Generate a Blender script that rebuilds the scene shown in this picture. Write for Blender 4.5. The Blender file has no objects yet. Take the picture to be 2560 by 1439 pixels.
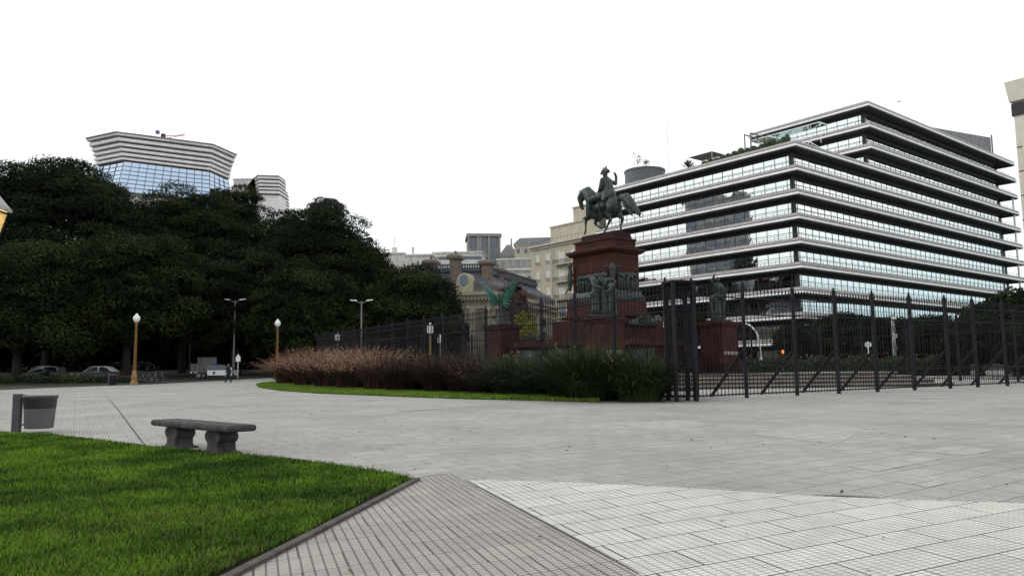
import bpy, bmesh, math, random
import numpy as np
from mathutils import Vector, Matrix

S = bpy.context.scene
COL = S.collection
R = math.radians

# ------------------------------------------------------------------ camera
FPX, PITCH, ROLL, CH = 1957.0, R(6.17), R(0.67), 1.3
_F = Vector((0, math.cos(PITCH), math.sin(PITCH)))
_R0 = Vector((1, 0, 0)); _U0 = Vector((0, -math.sin(PITCH), math.cos(PITCH)))
_R = _R0*math.cos(ROLL) - _U0*math.sin(ROLL)
_U = _R0*math.sin(ROLL) + _U0*math.cos(ROLL)
cam = bpy.data.cameras.new('camera'); camo = bpy.data.objects.new('camera', cam); COL.objects.link(camo)
cam.sensor_fit = 'HORIZONTAL'; cam.sensor_width = 36; cam.lens = FPX/2560*36
cam.clip_start = 0.1; cam.clip_end = 5000
camo.matrix_world = Matrix(((_R.x, _U.x, -_F.x, 0), (_R.y, _U.y, -_F.y, 0), (_R.z, _U.z, -_F.z, CH), (0, 0, 0, 1)))
S.camera = camo
S.render.resolution_x, S.render.resolution_y = 1024, 575

# ------------------------------------------------------------------ sky, sun, exposure
SUN_EL, SUN_AZ = R(38), R(-75)        # azimuth from +Y towards +X: the sun stands to the left
world = bpy.data.worlds.new("World"); S.world = world; world.use_nodes = True
wn, wl = world.node_tree.nodes, world.node_tree.links
wn.clear()
wo = wn.new('ShaderNodeOutputWorld'); wb = wn.new('ShaderNodeBackground')
sky = wn.new('ShaderNodeTexSky'); sky.sky_type = 'NISHITA'; sky.sun_disc = False
sky.sun_elevation = SUN_EL; sky.sun_rotation = SUN_AZ; sky.dust_density = 6; sky.air_density = 0.8; sky.ozone_density = 1
# overcast: a bright even cloud deck over the blue sky, a little brighter overhead
tc = wn.new('ShaderNodeTexCoord'); cn = wn.new('ShaderNodeTexNoise')
cn.inputs['Scale'].default_value = 1.6; cn.inputs['Detail'].default_value = 5
cr = wn.new('ShaderNodeValToRGB'); cr.color_ramp.elements[0].position = 0.3; cr.color_ramp.elements[1].position = 0.7
cr.color_ramp.elements[0].color = (10.2, 11.2, 11.6, 1); cr.color_ramp.elements[1].color = (13.6, 13.7, 13.7, 1)
mx = wn.new('ShaderNodeMixRGB'); mx.inputs[0].default_value = 0.9
wl.new(tc.outputs['Generated'], cn.inputs['Vector']); wl.new(cn.outputs['Fac'], cr.inputs[0])
wl.new(sky.outputs[0], mx.inputs[1]); wl.new(cr.outputs[0], mx.inputs[2])
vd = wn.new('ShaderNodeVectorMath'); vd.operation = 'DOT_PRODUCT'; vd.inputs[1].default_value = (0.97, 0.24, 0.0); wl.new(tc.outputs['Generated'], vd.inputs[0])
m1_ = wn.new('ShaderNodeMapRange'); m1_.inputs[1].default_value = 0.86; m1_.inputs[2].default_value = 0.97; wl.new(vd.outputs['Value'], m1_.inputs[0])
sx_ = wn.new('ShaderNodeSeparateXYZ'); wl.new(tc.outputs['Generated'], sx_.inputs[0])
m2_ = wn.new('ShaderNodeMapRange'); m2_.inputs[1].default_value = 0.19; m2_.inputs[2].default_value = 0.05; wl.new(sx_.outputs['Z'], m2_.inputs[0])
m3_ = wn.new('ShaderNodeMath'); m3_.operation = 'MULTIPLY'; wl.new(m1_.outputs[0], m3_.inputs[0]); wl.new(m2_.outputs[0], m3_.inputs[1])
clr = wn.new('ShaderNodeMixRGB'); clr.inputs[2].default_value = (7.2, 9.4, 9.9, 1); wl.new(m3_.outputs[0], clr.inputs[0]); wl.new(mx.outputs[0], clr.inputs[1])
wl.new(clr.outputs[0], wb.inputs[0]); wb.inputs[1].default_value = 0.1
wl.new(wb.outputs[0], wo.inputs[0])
sun = bpy.data.lights.new('sun', 'SUN'); suno = bpy.data.objects.new('sun', sun); COL.objects.link(suno)
sun.energy = 0.7; sun.angle = R(14); sun.color = (1, 0.96, 0.9)
_sd = Vector((math.sin(SUN_AZ)*math.cos(SUN_EL), math.cos(SUN_AZ)*math.cos(SUN_EL), math.sin(SUN_EL)))
suno.rotation_euler = _sd.to_track_quat('Z', 'Y').to_euler()
S.view_settings.view_transform = 'Standard'; S.view_settings.look = 'None'
S.view_settings.exposure = 0.0; S.view_settings.gamma = 1.0
S.render.engine = 'CYCLES'
S.cycles.max_bounces = 6; S.cycles.diffuse_bounces = 3; S.cycles.glossy_bounces = 3

# ------------------------------------------------------------------ picture -> place helpers
SL, Y1, SL2, Y2 = 0.0097, 68.0, 0.03, 160.0
def gz(x, y):
    if y < Y1: return SL*y
    if y < Y2: return SL*Y1 + SL2*(y-Y1)
    return SL*Y1 + SL2*(Y2-Y1)
def ray(px, py): return _R*((px-1280)/FPX) + _U*((719.5-py)/FPX) + _F
def G(px, py):
    d = ray(px, py)
    den = SL*d.y - d.z
    if den > 1e-6:
        t = CH/den
        if t*d.y < Y1: return Vector((t*d.x, t*d.y, SL*t*d.y))
    den = SL2*d.y - d.z
    t = (CH - SL*Y1 + SL2*Y1)/max(den, 1e-6)
    return Vector((t*d.x, t*d.y, gz(0, t*d.y)))
def AT(px, py, Y):
    d = ray(px, py); t = Y/d.y
    return Vector((d.x*t, Y, CH+d.z*t))
def ZA(x, y, py):
    t = (719.5-py)/FPX
    return (t*(x*_F.x+y*_F.y) - (x*_U.x+y*_U.y))/(_U.z - t*_F.z) + CH
def PX(p):
    q = Vector(p)-Vector((0, 0, CH)); c = q.dot(_F)
    return 1280+FPX*q.dot(_R)/c, 719.5-FPX*q.dot(_U)/c
def hit(px, py, O, D):
    """distance along the plan line O + t D where the pixel's ray crosses it"""
    r = ray(px, py); det = D[0]*(-r.y) + D[1]*r.x
    return (O[0]*r.y - O[1]*r.x)/det*1.0 if det else 0
rng = np.random.default_rng(7); random.seed(7)

# ------------------------------------------------------------------ materials
_mats = {}
def mat(name, col, rough=0.7, var=0.15, scale=3.0, metal=0.0, bump=0.0, emit=None, es=0.0, col2=None, spec=0.5, attr=None, detail=4):
    if name in _mats: return _mats[name]
    m = bpy.data.materials.new(name); m.use_nodes = True
    nt = m.node_tree; N, L = nt.nodes, nt.links
    b = N['Principled BSDF']
    b.inputs['Roughness'].default_value = rough; b.inputs['Metallic'].default_value = metal
    b.inputs['Specular IOR Level'].default_value = spec
    c2 = col2 if col2 else tuple(min(1, c*(1+var)) for c in col)
    c1 = col if col2 else tuple(c*(1-var) for c in col)
    t = N.new('ShaderNodeTexCoord')
    n = N.new('ShaderNodeTexNoise'); n.inputs['Scale'].default_value = scale; n.inputs['Detail'].default_value = detail
    n.inputs['Roughness'].default_value = 0.6
    L.new(t.outputs['Object'], n.inputs['Vector'])
    r = N.new('ShaderNodeValToRGB'); r.color_ramp.elements[0].position = 0.35; r.color_ramp.elements[1].position = 0.65
    r.color_ramp.elements[0].color = (*c1, 1); r.color_ramp.elements[1].color = (*c2, 1)
    if attr:
        a = N.new('ShaderNodeAttribute'); a.attribute_name = 'var'
        mm = N.new('ShaderNodeMath'); mm.operation = 'MULTIPLY_ADD'; mm.inputs[1].default_value = attr; mm.inputs[2].default_value = -attr/2
        ad = N.new('ShaderNodeMath'); ad.operation = 'ADD'
        L.new(a.outputs['Fac'], mm.inputs[0]); L.new(mm.outputs[0], ad.inputs[0]); L.new(n.outputs['Fac'], ad.inputs[1]); L.new(ad.outputs[0], r.inputs[0])
    else: L.new(n.outputs['Fac'], r.inputs[0])
    L.new(r.outputs[0], b.inputs['Base Color'])
    if bump:
        bp = N.new('ShaderNodeBump'); bp.inputs['Strength'].default_value = bump; bp.inputs['Distance'].default_value = 0.02
        n2 = N.new('ShaderNodeTexNoise'); n2.inputs['Scale'].default_value = scale*8; n2.inputs['Detail'].default_value = 6
        L.new(t.outputs['Object'], n2.inputs['Vector']); L.new(n2.outputs['Fac'], bp.inputs['Height']); L.new(bp.outputs[0], b.inputs['Normal'])
    if emit:
        b.inputs['Emission Color'].default_value = (*emit, 1); b.inputs['Emission Strength'].default_value = es
    _mats[name] = m
    return m

def streaky(name, col, dark, rough=0.85, sx=0.6, sz=0.08, thr=0.55):
    """wall with vertical rain streaks and grime"""
    m = mat(name, col, rough, 0.08, 0.5)
    nt = m.node_tree; N, L = nt.nodes, nt.links
    b = N['Principled BSDF']; src = b.inputs['Base Color'].links[0].from_socket
    t = N.new('ShaderNodeTexCoord'); mp = N.new('ShaderNodeMapping'); mp.inputs['Scale'].default_value = (sx, sx, sz)
    n = N.new('ShaderNodeTexNoise'); n.inputs['Scale'].default_value = 3; n.inputs['Detail'].default_value = 6
    r = N.new('ShaderNodeValToRGB'); r.color_ramp.elements[0].position = thr-0.12; r.color_ramp.elements[1].position = thr+0.2
    mxn = N.new('ShaderNodeMixRGB'); mxn.inputs[2].default_value = (*dark, 1)
    L.new(t.outputs['Object'], mp.inputs[0]); L.new(mp.outputs[0], n.inputs['Vector']); L.new(n.outputs['Fac'], r.inputs[0])
    L.new(r.outputs[0], mxn.inputs[0]); L.new(src, mxn.inputs[1]); L.new(mxn.outputs[0], b.inputs['Base Color'])
    return m

def add_joints(m, w, h):
    nt = m.node_tree; N, L = nt.nodes, nt.links; b = N['Principled BSDF']; src = b.inputs['Base Color'].links[0].from_socket
    t = N.new('ShaderNodeTexCoord'); sp = N.new('ShaderNodeSeparateXYZ'); L.new(t.outputs['Object'], sp.inputs[0])
    ad = N.new('ShaderNodeMath'); L.new(sp.outputs['X'], ad.inputs[0]); L.new(sp.outputs['Y'], ad.inputs[1])
    cb = N.new('ShaderNodeCombineXYZ'); L.new(ad.outputs[0], cb.inputs[0]); L.new(sp.outputs['Z'], cb.inputs[1])
    br = N.new('ShaderNodeTexBrick'); br.inputs['Scale'].default_value = 1; br.inputs['Brick Width'].default_value = w; br.inputs['Row Height'].default_value = h
    br.inputs['Mortar Size'].default_value = .012; br.inputs['Color1'].default_value = (.85, .85, .85, 1); br.inputs['Color2'].default_value = (1.15, 1.15, 1.15, 1); br.inputs['Mortar'].default_value = (.35, .35, .35, 1)
    L.new(cb.outputs[0], br.inputs['Vector']); mu = N.new('ShaderNodeMixRGB'); mu.blend_type = 'MULTIPLY'; mu.inputs[0].default_value = 1
    L.new(src, mu.inputs[1]); L.new(br.outputs['Color'], mu.inputs[2]); L.new(mu.outputs[0], b.inputs['Base Color'])

def glass_mat(name, tint, rough=0.02, wob=0.02):
    m = bpy.data.materials.new(name); m.use_nodes = True
    N, L = m.node_tree.nodes, m.node_tree.links; b = N['Principled BSDF']
    b.inputs['Base Color'].default_value = (*tint, 1); b.inputs['Metallic'].default_value = 1.0; b.inputs['Roughness'].default_value = rough
    t = N.new('ShaderNodeTexCoord'); n = N.new('ShaderNodeTexNoise'); n.inputs['Scale'].default_value = 0.6; n.inputs['Detail'].default_value = 2
    bp = N.new('ShaderNodeBump'); bp.inputs['Strength'].default_value = wob*10; bp.inputs['Distance'].default_value = 0.05
    L.new(t.outputs['Object'], n.inputs['Vector']); L.new(n.outputs['Fac'], bp.inputs['Height']); L.new(bp.outputs[0], b.inputs['Normal'])
    return m

def paving_mat(name, A, B, col, line, slab=(0.60, 0.40), cell=(0.05, 0.05), lw=0.10, stain=0.10, jw=0.014, jdark=0.35):
    """tile slabs with a fine grid; A, B are the azimuths (deg from +Y) of the two joint directions"""
    m = bpy.data.materials.new(name); m.use_nodes = True
    N, L = m.node_tree.nodes, m.node_tree.links; b = N['Principled BSDF']; b.inputs['Roughness'].default_value = 0.8
    b.inputs['Specular IOR Level'].default_value = 0.25
    g = N.new('ShaderNodeNewGeometry'); sp = N.new('ShaderNodeSeparateXYZ'); L.new(g.outputs['Position'], sp.inputs[0])
    a, bb = R(A), R(B)
    M = np.linalg.inv(np.array([[math.sin(a), math.sin(bb)], [math.cos(a), math.cos(bb)]]))
    def lin(cx, cy):
        m1 = N.new('ShaderNodeMath'); m1.operation = 'MULTIPLY'; m1.inputs[1].default_value = cx; L.new(sp.outputs['X'], m1.inputs[0])
        m2 = N.new('ShaderNodeMath'); m2.operation = 'MULTIPLY_ADD'; m2.inputs[1].default_value = cy; L.new(sp.outputs['Y'], m2.inputs[0]); L.new(m1.outputs[0], m2.inputs[2])
        return m2.outputs[0]
    u, v = lin(M[0, 0], M[0, 1]), lin(M[1, 0], M[1, 1])
    cb = N.new('ShaderNodeCombineXYZ'); L.new(u, cb.inputs[0]); L.new(v, cb.inputs[1])
    def grid(s, off, w):
        ml = N.new('ShaderNodeMath'); ml.operation = 'DIVIDE'; ml.inputs[1].default_value = s; L.new(off, ml.inputs[0])
        fr = N.new('ShaderNodeMath'); fr.operation = 'FRACT'; L.new(ml.outputs[0], fr.inputs[0])
        lt = N.new('ShaderNodeMath'); lt.operation = 'LESS_THAN'; lt.inputs[1].default_value = w; L.new(fr.outputs[0], lt.inputs[0])
        return lt.outputs[0]
    gu, gv = grid(cell[0], u, lw), grid(cell[1], v, lw*1.2)
    mxm = N.new('ShaderNodeMath'); mxm.operation = 'MAXIMUM'; L.new(gu, mxm.inputs[0]); L.new(gv, mxm.inputs[1])
    br = N.new('ShaderNodeTexBrick'); br.offset = 0.5; br.inputs['Scale'].default_value = 1
    br.inputs['Brick Width'].default_value = slab[0]; br.inputs['Row Height'].default_value = slab[1]
    br.inputs['Mortar Size'].default_value = jw/2; br.inputs['Mortar Smooth'].default_value = 0
    br.inputs['Color1'].default_value = (0, 0, 0, 1); br.inputs['Color2'].default_value = (1, 1, 1, 1); br.inputs['Mortar'].default_value = (0.5, 0.5, 0.5, 1)
    L.new(cb.outputs[0], br.inputs['Vector'])
    # slab tone: mostly even with a few odd slabs
    rp = N.new('ShaderNodeValToRGB'); e = rp.color_ramp.elements
    e[0].position = 0.0; e[0].color = (*[c*0.93 for c in col], 1); e[1].position = 0.85; e[1].color = (*[c*1.03 for c in col], 1)
    e2 = rp.color_ramp.elements.new(0.97); e2.color = (col[0]*1.09, col[1]*1.08, col[2]*1.04, 1)
    L.new(br.outputs['Color'], rp.inputs[0])
    big = N.new('ShaderNodeTexNoise'); big.inputs['Scale'].default_value = 0.35; big.inputs['Detail'].default_value = 8; big.inputs['Roughness'].default_value = 0.65
    L.new(g.outputs['Position'], big.inputs['Vector'])
    mr = N.new('ShaderNodeMapRange'); mr.inputs[1].default_value = 0.3; mr.inputs[2].default_value = 0.7; mr.inputs[3].default_value = 1-stain; mr.inputs[4].default_value = 1+stain
    L.new(big.outputs['Fac'], mr.inputs[0])
    sm = N.new('ShaderNodeTexNoise'); sm.inputs['Scale'].default_value = 5; sm.inputs['Detail'].default_value = 6
    mr2 = N.new('ShaderNodeMapRange'); mr2.inputs[1].default_value = 0.3; mr2.inputs[2].default_value = 0.7; mr2.inputs[3].default_value = 0.88; mr2.inputs[4].default_value = 1.08
    L.new(g.outputs['Position'], sm.inputs['Vector']); L.new(sm.outputs['Fac'], mr2.inputs[0])
    mlt = N.new('ShaderNodeMath'); mlt.operation = 'MULTIPLY'; L.new(mr.outputs[0], mlt.inputs[0]); L.new(mr2.outputs[0], mlt.inputs[1])
    mul = N.new('ShaderNodeMixRGB'); mul.blend_type = 'MULTIPLY'; mul.inputs[0].default_value = 1
    L.new(rp.outputs[0], mul.inputs[1]); L.new(mlt.outputs[0], mul.inputs[2])
    m1 = N.new('ShaderNodeMixRGB'); m1.inputs[2].default_value = (*line, 1); L.new(mul.outputs[0], m1.inputs[1])
    k = N.new('ShaderNodeMath'); k.operation = 'MULTIPLY'; k.inputs[1].default_value = 0.85; L.new(mxm.outputs[0], k.inputs[0]); L.new(k.outputs[0], m1.inputs[0])
    m2 = N.new('ShaderNodeMixRGB'); m2.inputs[2].default_value = (*[l*jdark for l in line], 1); L.new(m1.outputs[0], m2.inputs[1]); L.new(br.outputs['Fac'], m2.inputs[0])
    L.new(m2.outputs[0], b.inputs['Base Color'])
    return m

# ------------------------------------------------------------------ mesh helpers
class MB:
    def __init__(s): s.v, s.f, s.m = [], [], Matrix()
    def _add(s, vs, fs):
        o = len(s.v); s.v += [s.m @ Vector(p) for p in vs]; s.f += [tuple(i+o for i in f) for f in fs]; return s
    def box(s, x0, y0, z0, x1, y1, z1):
        return s._add([(x0,y0,z0),(x1,y0,z0),(x1,y1,z0),(x0,y1,z0),(x0,y0,z1),(x1,y0,z1),(x1,y1,z1),(x0,y1,z1)],
                      [(3,2,1,0),(4,5,6,7),(0,1,5,4),(1,2,6,5),(2,3,7,6),(3,0,4,7)])
    def cbox(s, cx, cy, cz, sx, sy, sz): return s.box(cx-sx/2, cy-sy/2, cz-sz/2, cx+sx/2, cy+sy/2, cz+sz/2)
    def frustum(s, lo, hi, z0, z1):
        """lo/hi: (x0,y0,x1,y1)"""
        a, b = lo, hi
        return s._add([(a[0],a[1],z0),(a[2],a[1],z0),(a[2],a[3],z0),(a[0],a[3],z0),(b[0],b[1],z1),(b[2],b[1],z1),(b[2],b[3],z1),(b[0],b[3],z1)],
                      [(3,2,1,0),(4,5,6,7),(0,1,5,4),(1,2,6,5),(2,3,7,6),(3,0,4,7)])
    def loft(s, rings, caps=True):
        n = len(rings[0]); vs = [p for r in rings for p in r]; fs = []
        for i in range(len(rings)-1):
            for j in range(n):
                k = (j+1) % n; fs.append((i*n+j, i*n+k, (i+1)*n+k, (i+1)*n+j))
        if caps: fs.append(tuple(range(n-1, -1, -1))); fs.append(tuple((len(rings)-1)*n+j for j in range(n)))
        return s._add(vs, fs)
    def prism(s, poly, z0, z1): return s.loft([[(x, y, z0) for x, y in poly], [(x, y, z1) for x, y in poly]])
    def prism_y(s, poly, y0, y1): return s.loft([[(x, y0, z) for x, z in poly][::-1], [(x, y1, z) for x, z in poly][::-1]])
    def prism_x(s, poly, x0, x1): return s.loft([[(x0, y, z) for y, z in poly], [(x1, y, z) for y, z in poly]])
    def lathe(s, prof, n=16, c=(0, 0)):
        return s.loft([[(c[0]+r*math.cos(2*math.pi*j/n), c[1]+r*math.sin(2*math.pi*j/n), z) for j in range(n)] for r, z in prof])
    def tube(s, pts, rad, n=8, flat=1.0):
        pts = [Vector(p) for p in pts]
        if not isinstance(rad, (list, tuple)): rad = [rad]*len(pts)
        rings = []; up = None
        for i, p in enumerate(pts):
            d = (pts[min(i+1, len(pts)-1)]-pts[max(i-1, 0)]).normalized()
            if up is None: up = Vector((0, 0, 1)) if abs(d.z) < 0.9 else Vector((1, 0, 0))
            a = d.cross(up).normalized(); b = a.cross(d).normalized(); up = b
            rings.append([p+(a*math.cos(2*math.pi*j/n)+b*math.sin(2*math.pi*j/n)*flat)*rad[i] for j in range(n)])
        return s.loft(rings)
    def limb(s, p0, r0, p1, r1, n=12):
        p0, p1 = Vector(p0), Vector(p1); d = p1-p0; L = d.length or 1e-6; d = d/L
        P, Q = [], []
        for a in (-90, -60, -30): P.append(p0+d*r0*math.sin(R(a))); Q.append(max(r0*math.cos(R(a)), 1e-3))
        for k in range(4): P.append(p0+d*L*k/3); Q.append(r0+(r1-r0)*k/3)
        for a in (30, 60, 90): P.append(p1+d*r1*math.sin(R(a))); Q.append(max(r1*math.cos(R(a)), 1e-3))
        return s.tube(P, Q, n)
    def chain(s, *pr):
        for (a, ra), (b, rb) in zip(pr, pr[1:]): s.limb(a, ra, b, rb)
        return s
    def ell(s, c, r, rot=None, n=14, m=9):
        Mx = rot.to_matrix() if rot else Matrix.Identity(3); rings = []
        for i in range(m):
            a = math.pi*(i/(m-1)) - math.pi/2; rr = max(math.cos(a), 0.02)
            rings.append([Vector(c)+Mx @ Vector((r[0]*rr*math.cos(2*math.pi*j/n), r[1]*rr*math.sin(2*math.pi*j/n), r[2]*math.sin(a))) for j in range(n)])
        return s.loft(rings)
    def quad(s, a, b, c, d): return s._add([a, b, c, d], [(0, 1, 2, 3)])
    def ring(s, rect, prof):
        """closed profile (outset, z) swept round the rectangle"""
        x0, y0, x1, y1 = rect
        rings = [[(x0-o, y0-o, z), (x1+o, y0-o, z), (x1+o, y1+o, z), (x0-o, y1+o, z)] for o, z in prof]
        rings.append(rings[0])
        return s.loft(rings, caps=False)
    def build(s, name, mt, parent=None, smooth=False, loc=None):
        me = bpy.data.meshes.new(name); me.from_pydata([tuple(p) for p in s.v], [], s.f); me.materials.append(mt)
        bm = bmesh.new(); bm.from_mesh(me); bmesh.ops.recalc_face_normals(bm, faces=bm.faces); bm.to_mesh(me); bm.free()
        if smooth:
            for p in me.polygons: p.use_smooth = True
        o = bpy.data.objects.new(name, me); COL.objects.link(o)
        if parent: o.parent = parent
        if loc is not None: o.location = loc
        return o

def organic(mb, name, mt, parent=None, voxel=0.04, smooth=3, loc=None):
    o = mb.build(name+'_raw', mt)
    md = o.modifiers.new('r', 'REMESH'); md.mode = 'VOXEL'; md.voxel_size = voxel
    if smooth: s2 = o.modifiers.new('s', 'SMOOTH'); s2.iterations = smooth; s2.factor = 0.5
    dg = bpy.context.evaluated_depsgraph_get(); me = bpy.data.meshes.new_from_object(o.evaluated_get(dg))
    om = o.data; bpy.data.objects.remove(o); bpy.data.meshes.remove(om)
    me.name = name; me.materials.clear(); me.materials.append(mt)
    for p in me.polygons: p.use_smooth = True; p.material_index = 0
    n = bpy.data.objects.new(name, me); COL.objects.link(n)
    if parent: n.parent = parent
    if loc is not None: n.location = loc
    return n

def tag(o, label, cat, group=None, kind=None):
    o['label'] = label; o['category'] = cat
    if group: o['group'] = group
    if kind: o['kind'] = kind
    return o
def empty(name, loc, rz=0, label=None, cat=None, group=None):
    o = bpy.data.objects.new(name, None); COL.objects.link(o); o.location = loc; o.rotation_euler = (0, 0, rz); o.empty_display_size = 0.3
    if label: tag(o, label, cat, group)
    return o
def kids(o): return [c for c in bpy.data.objects if c.parent == o]
def copy_tree(o, parent=None, ch=None):
    if ch is None:
        ch = {}
        for c in bpy.data.objects:
            if c.parent: ch.setdefault(c.parent.name, []).append(c)
    c = o.copy(); COL.objects.link(c); c.parent = parent
    for k in ch.get(o.name, []): copy_tree(k, c, ch)
    return c
def structure(o): o['kind'] = 'structure'; return o

def sheet(name, poly, dz, mt, kind='structure'):
    bm = bmesh.new(); vs = [bm.verts.new((p[0], p[1], 0)) for p in poly]; bm.faces.new(vs)
    for yy in (Y1, Y2):
        bmesh.ops.bisect_plane(bm, geom=bm.verts[:]+bm.edges[:]+bm.faces[:], plane_co=(0, yy, 0), plane_no=(0, 1, 0))
    for v in bm.verts: v.co.z = gz(v.co.x, v.co.y)+dz
    bmesh.ops.triangulate(bm, faces=bm.faces[:]); bmesh.ops.recalc_face_normals(bm, faces=bm.faces)
    if bm.faces[:][0].normal.z < 0: bmesh.ops.reverse_faces(bm, faces=bm.faces)
    me = bpy.data.meshes.new(name); bm.to_mesh(me); bm.free(); me.materials.append(mt)
    o = bpy.data.objects.new(name, me); COL.objects.link(o); o['kind'] = kind
    return o

def leaf_mesh(name, C, Nn, w, h, mt, parent=None, var=None):
    """many diamond leaves: centres C, normals Nn, half sizes w, h"""
    n = len(C); r = rng.normal(size=(n, 3)); Nn = Nn/np.linalg.norm(Nn, axis=1, keepdims=True)
    u = np.cross(Nn, r); u /= np.linalg.norm(u, axis=1, keepdims=True)+1e-9; v = np.cross(Nn, u)
    w = np.broadcast_to(np.asarray(w, float).reshape(-1, 1), (n, 1)); h = np.broadcast_to(np.asarray(h, float).reshape(-1, 1), (n, 1))
    V = np.stack([C+u*w, C+v*h, C-u*w, C-v*h], 1).reshape(-1, 3)
    return raw_mesh(name, V, np.arange(4*n).reshape(n, 4), mt, parent, np.repeat(var if var is not None else rng.random(n), 4))
def raw_mesh(name, V, Fc, mt, parent=None, var=None, smooth=False):
    me = bpy.data.meshes.new(name); k = Fc.shape[1]; nf = len(Fc)
    me.vertices.add(len(V)); me.vertices.foreach_set('co', V.astype(np.float32).ravel())
    me.loops.add(nf*k); me.loops.foreach_set('vertex_index', Fc.astype(np.int32).ravel())
    me.polygons.add(nf); me.polygons.foreach_set('loop_start', np.arange(0, nf*k, k, dtype=np.int32))
    me.update(calc_edges=True); me.materials.append(mt)
    if smooth: me.polygons.foreach_set('use_smooth', np.ones(nf, bool))
    if var is not None:
        a = me.attributes.new('var', 'FLOAT', 'POINT'); a.data.foreach_set('value', np.asarray(var, np.float32))
    o = bpy.data.objects.new(name, me); COL.objects.link(o)
    if parent: o.parent = parent
    return o
def blades(name, base, length, width, lean, mt, parent=None, segs=3, curl=1.0, var=None, az=None):
    """grass blades: base (n,3), arching over by lean"""
    n = len(base); az = rng.random(n)*2*np.pi if az is None else az
    length, width, lean = [np.broadcast_to(np.asarray(q, float), (n,)) for q in (length, width, lean)]
    dx, dy = np.cos(az), np.sin(az); sx, sy = -dy, dx
    rows = []
    for i in range(segs+1):
        t = i/segs; hz = length*(t - 0.35*curl*lean*t**2.2); ho = length*lean*t**1.7
        w = width*(1-t)**0.8*0.5+0.0004
        c = base+np.stack([dx*ho, dy*ho, hz], 1)
        rows.append(np.stack([c-np.stack([sx*w, sy*w, 0*w], 1), c+np.stack([sx*w, sy*w, 0*w], 1)], 1))
    V = np.stack(rows, 1).reshape(-1, 3); m = 2*(segs+1); F = []
    b0 = np.arange(n)*m
    for i in range(segs): F.append(np.stack([b0+2*i, b0+2*i+1, b0+2*i+3, b0+2*i+2], 1))
    F = np.concatenate(F)
    return raw_mesh(name, V, F, mt, parent, np.repeat(var if var is not None else rng.random(n), m))

def inpoly(P, poly):
    x, y = P[:, 0], P[:, 1]; c = np.zeros(len(P), bool); n = len(poly)
    for i in range(n):
        x1, y1 = poly[i][0], poly[i][1]; x2, y2 = poly[(i+1) % n][0], poly[(i+1) % n][1]
        k = ((y1 > y) != (y2 > y)) & (x < (x2-x1)*(y-y1)/(y2-y1+1e-12)+x1); c ^= k
    return c

# ------------------------------------------------------------------ palette
M_soil = mat('soil_grass', (0.012, 0.016, 0.007), 1, 0.35, 0.4, col2=(0.028, 0.034, 0.014))
M_asph = mat('asphalt', (0.05, 0.05, 0.052), 0.9, 0.2, 2)
M_kerb = mat('kerb_stone', (0.22, 0.2, 0.18), 0.9, 0.25, 2, bump=0.3)
M_iron = mat('iron', (0.012, 0.012, 0.016), 0.7, 0.2, 4, spec=.15)
M_iron2 = mat('iron_weathered', (0.020, 0.018, 0.024), 0.75, 0.2, 4, spec=.15)
M_bark = mat('bark', (0.032, 0.026, 0.023), 0.95, 0.35, 2, bump=0.6)
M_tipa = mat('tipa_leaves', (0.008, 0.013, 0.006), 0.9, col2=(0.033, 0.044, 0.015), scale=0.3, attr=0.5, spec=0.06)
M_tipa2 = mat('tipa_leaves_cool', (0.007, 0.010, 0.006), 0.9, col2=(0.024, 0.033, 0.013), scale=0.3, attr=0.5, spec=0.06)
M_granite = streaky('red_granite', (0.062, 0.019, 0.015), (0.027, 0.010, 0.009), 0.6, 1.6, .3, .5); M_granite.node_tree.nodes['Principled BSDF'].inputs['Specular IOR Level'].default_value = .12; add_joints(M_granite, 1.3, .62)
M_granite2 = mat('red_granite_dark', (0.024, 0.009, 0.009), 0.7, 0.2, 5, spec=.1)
M_bronze = streaky('bronze', (0.016, 0.023, 0.021), (0.055, 0.105, 0.088), 0.55, 2.2, .6, .58)
M_bronze_dk = mat('bronze_dark', (0.014, 0.018, 0.018), 0.5, 0.3, 3, metal=0.3, col2=(0.03, 0.042, 0.038))
M_patina = mat('verdigris', (0.022, 0.07, 0.058), 0.8, 0.3, 5, col2=(0.08, 0.21, 0.17), spec=.2)
M_white = mat('white_paint', (0.78, 0.78, 0.76), 0.5, 0.06, 2)
M_lampglobe = mat('globe_glass', (0.8, 0.82, 0.8), 0.25, 0.03, 2)
M_ochre = mat('ochre_paint', (0.24, 0.13, 0.045), 0.6, 0.2, 3)
M_grey = mat('grey_metal', (0.16, 0.16, 0.17), 0.5, 0.15, 3)
M_black = mat('black', (0.012, 0.012, 0.014), 0.6, 0.2, 3)
M_tyre = mat('tyre', (0.02, 0.02, 0.02), 0.9, 0.2, 3)
M_conc = mat('concrete', (0.2, 0.18, 0.165), 0.9, 0.2, 3, bump=0.4)
M_darkglass = glass_mat('dark_window_glass', (0.10, 0.11, 0.13), 0.08)

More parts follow.
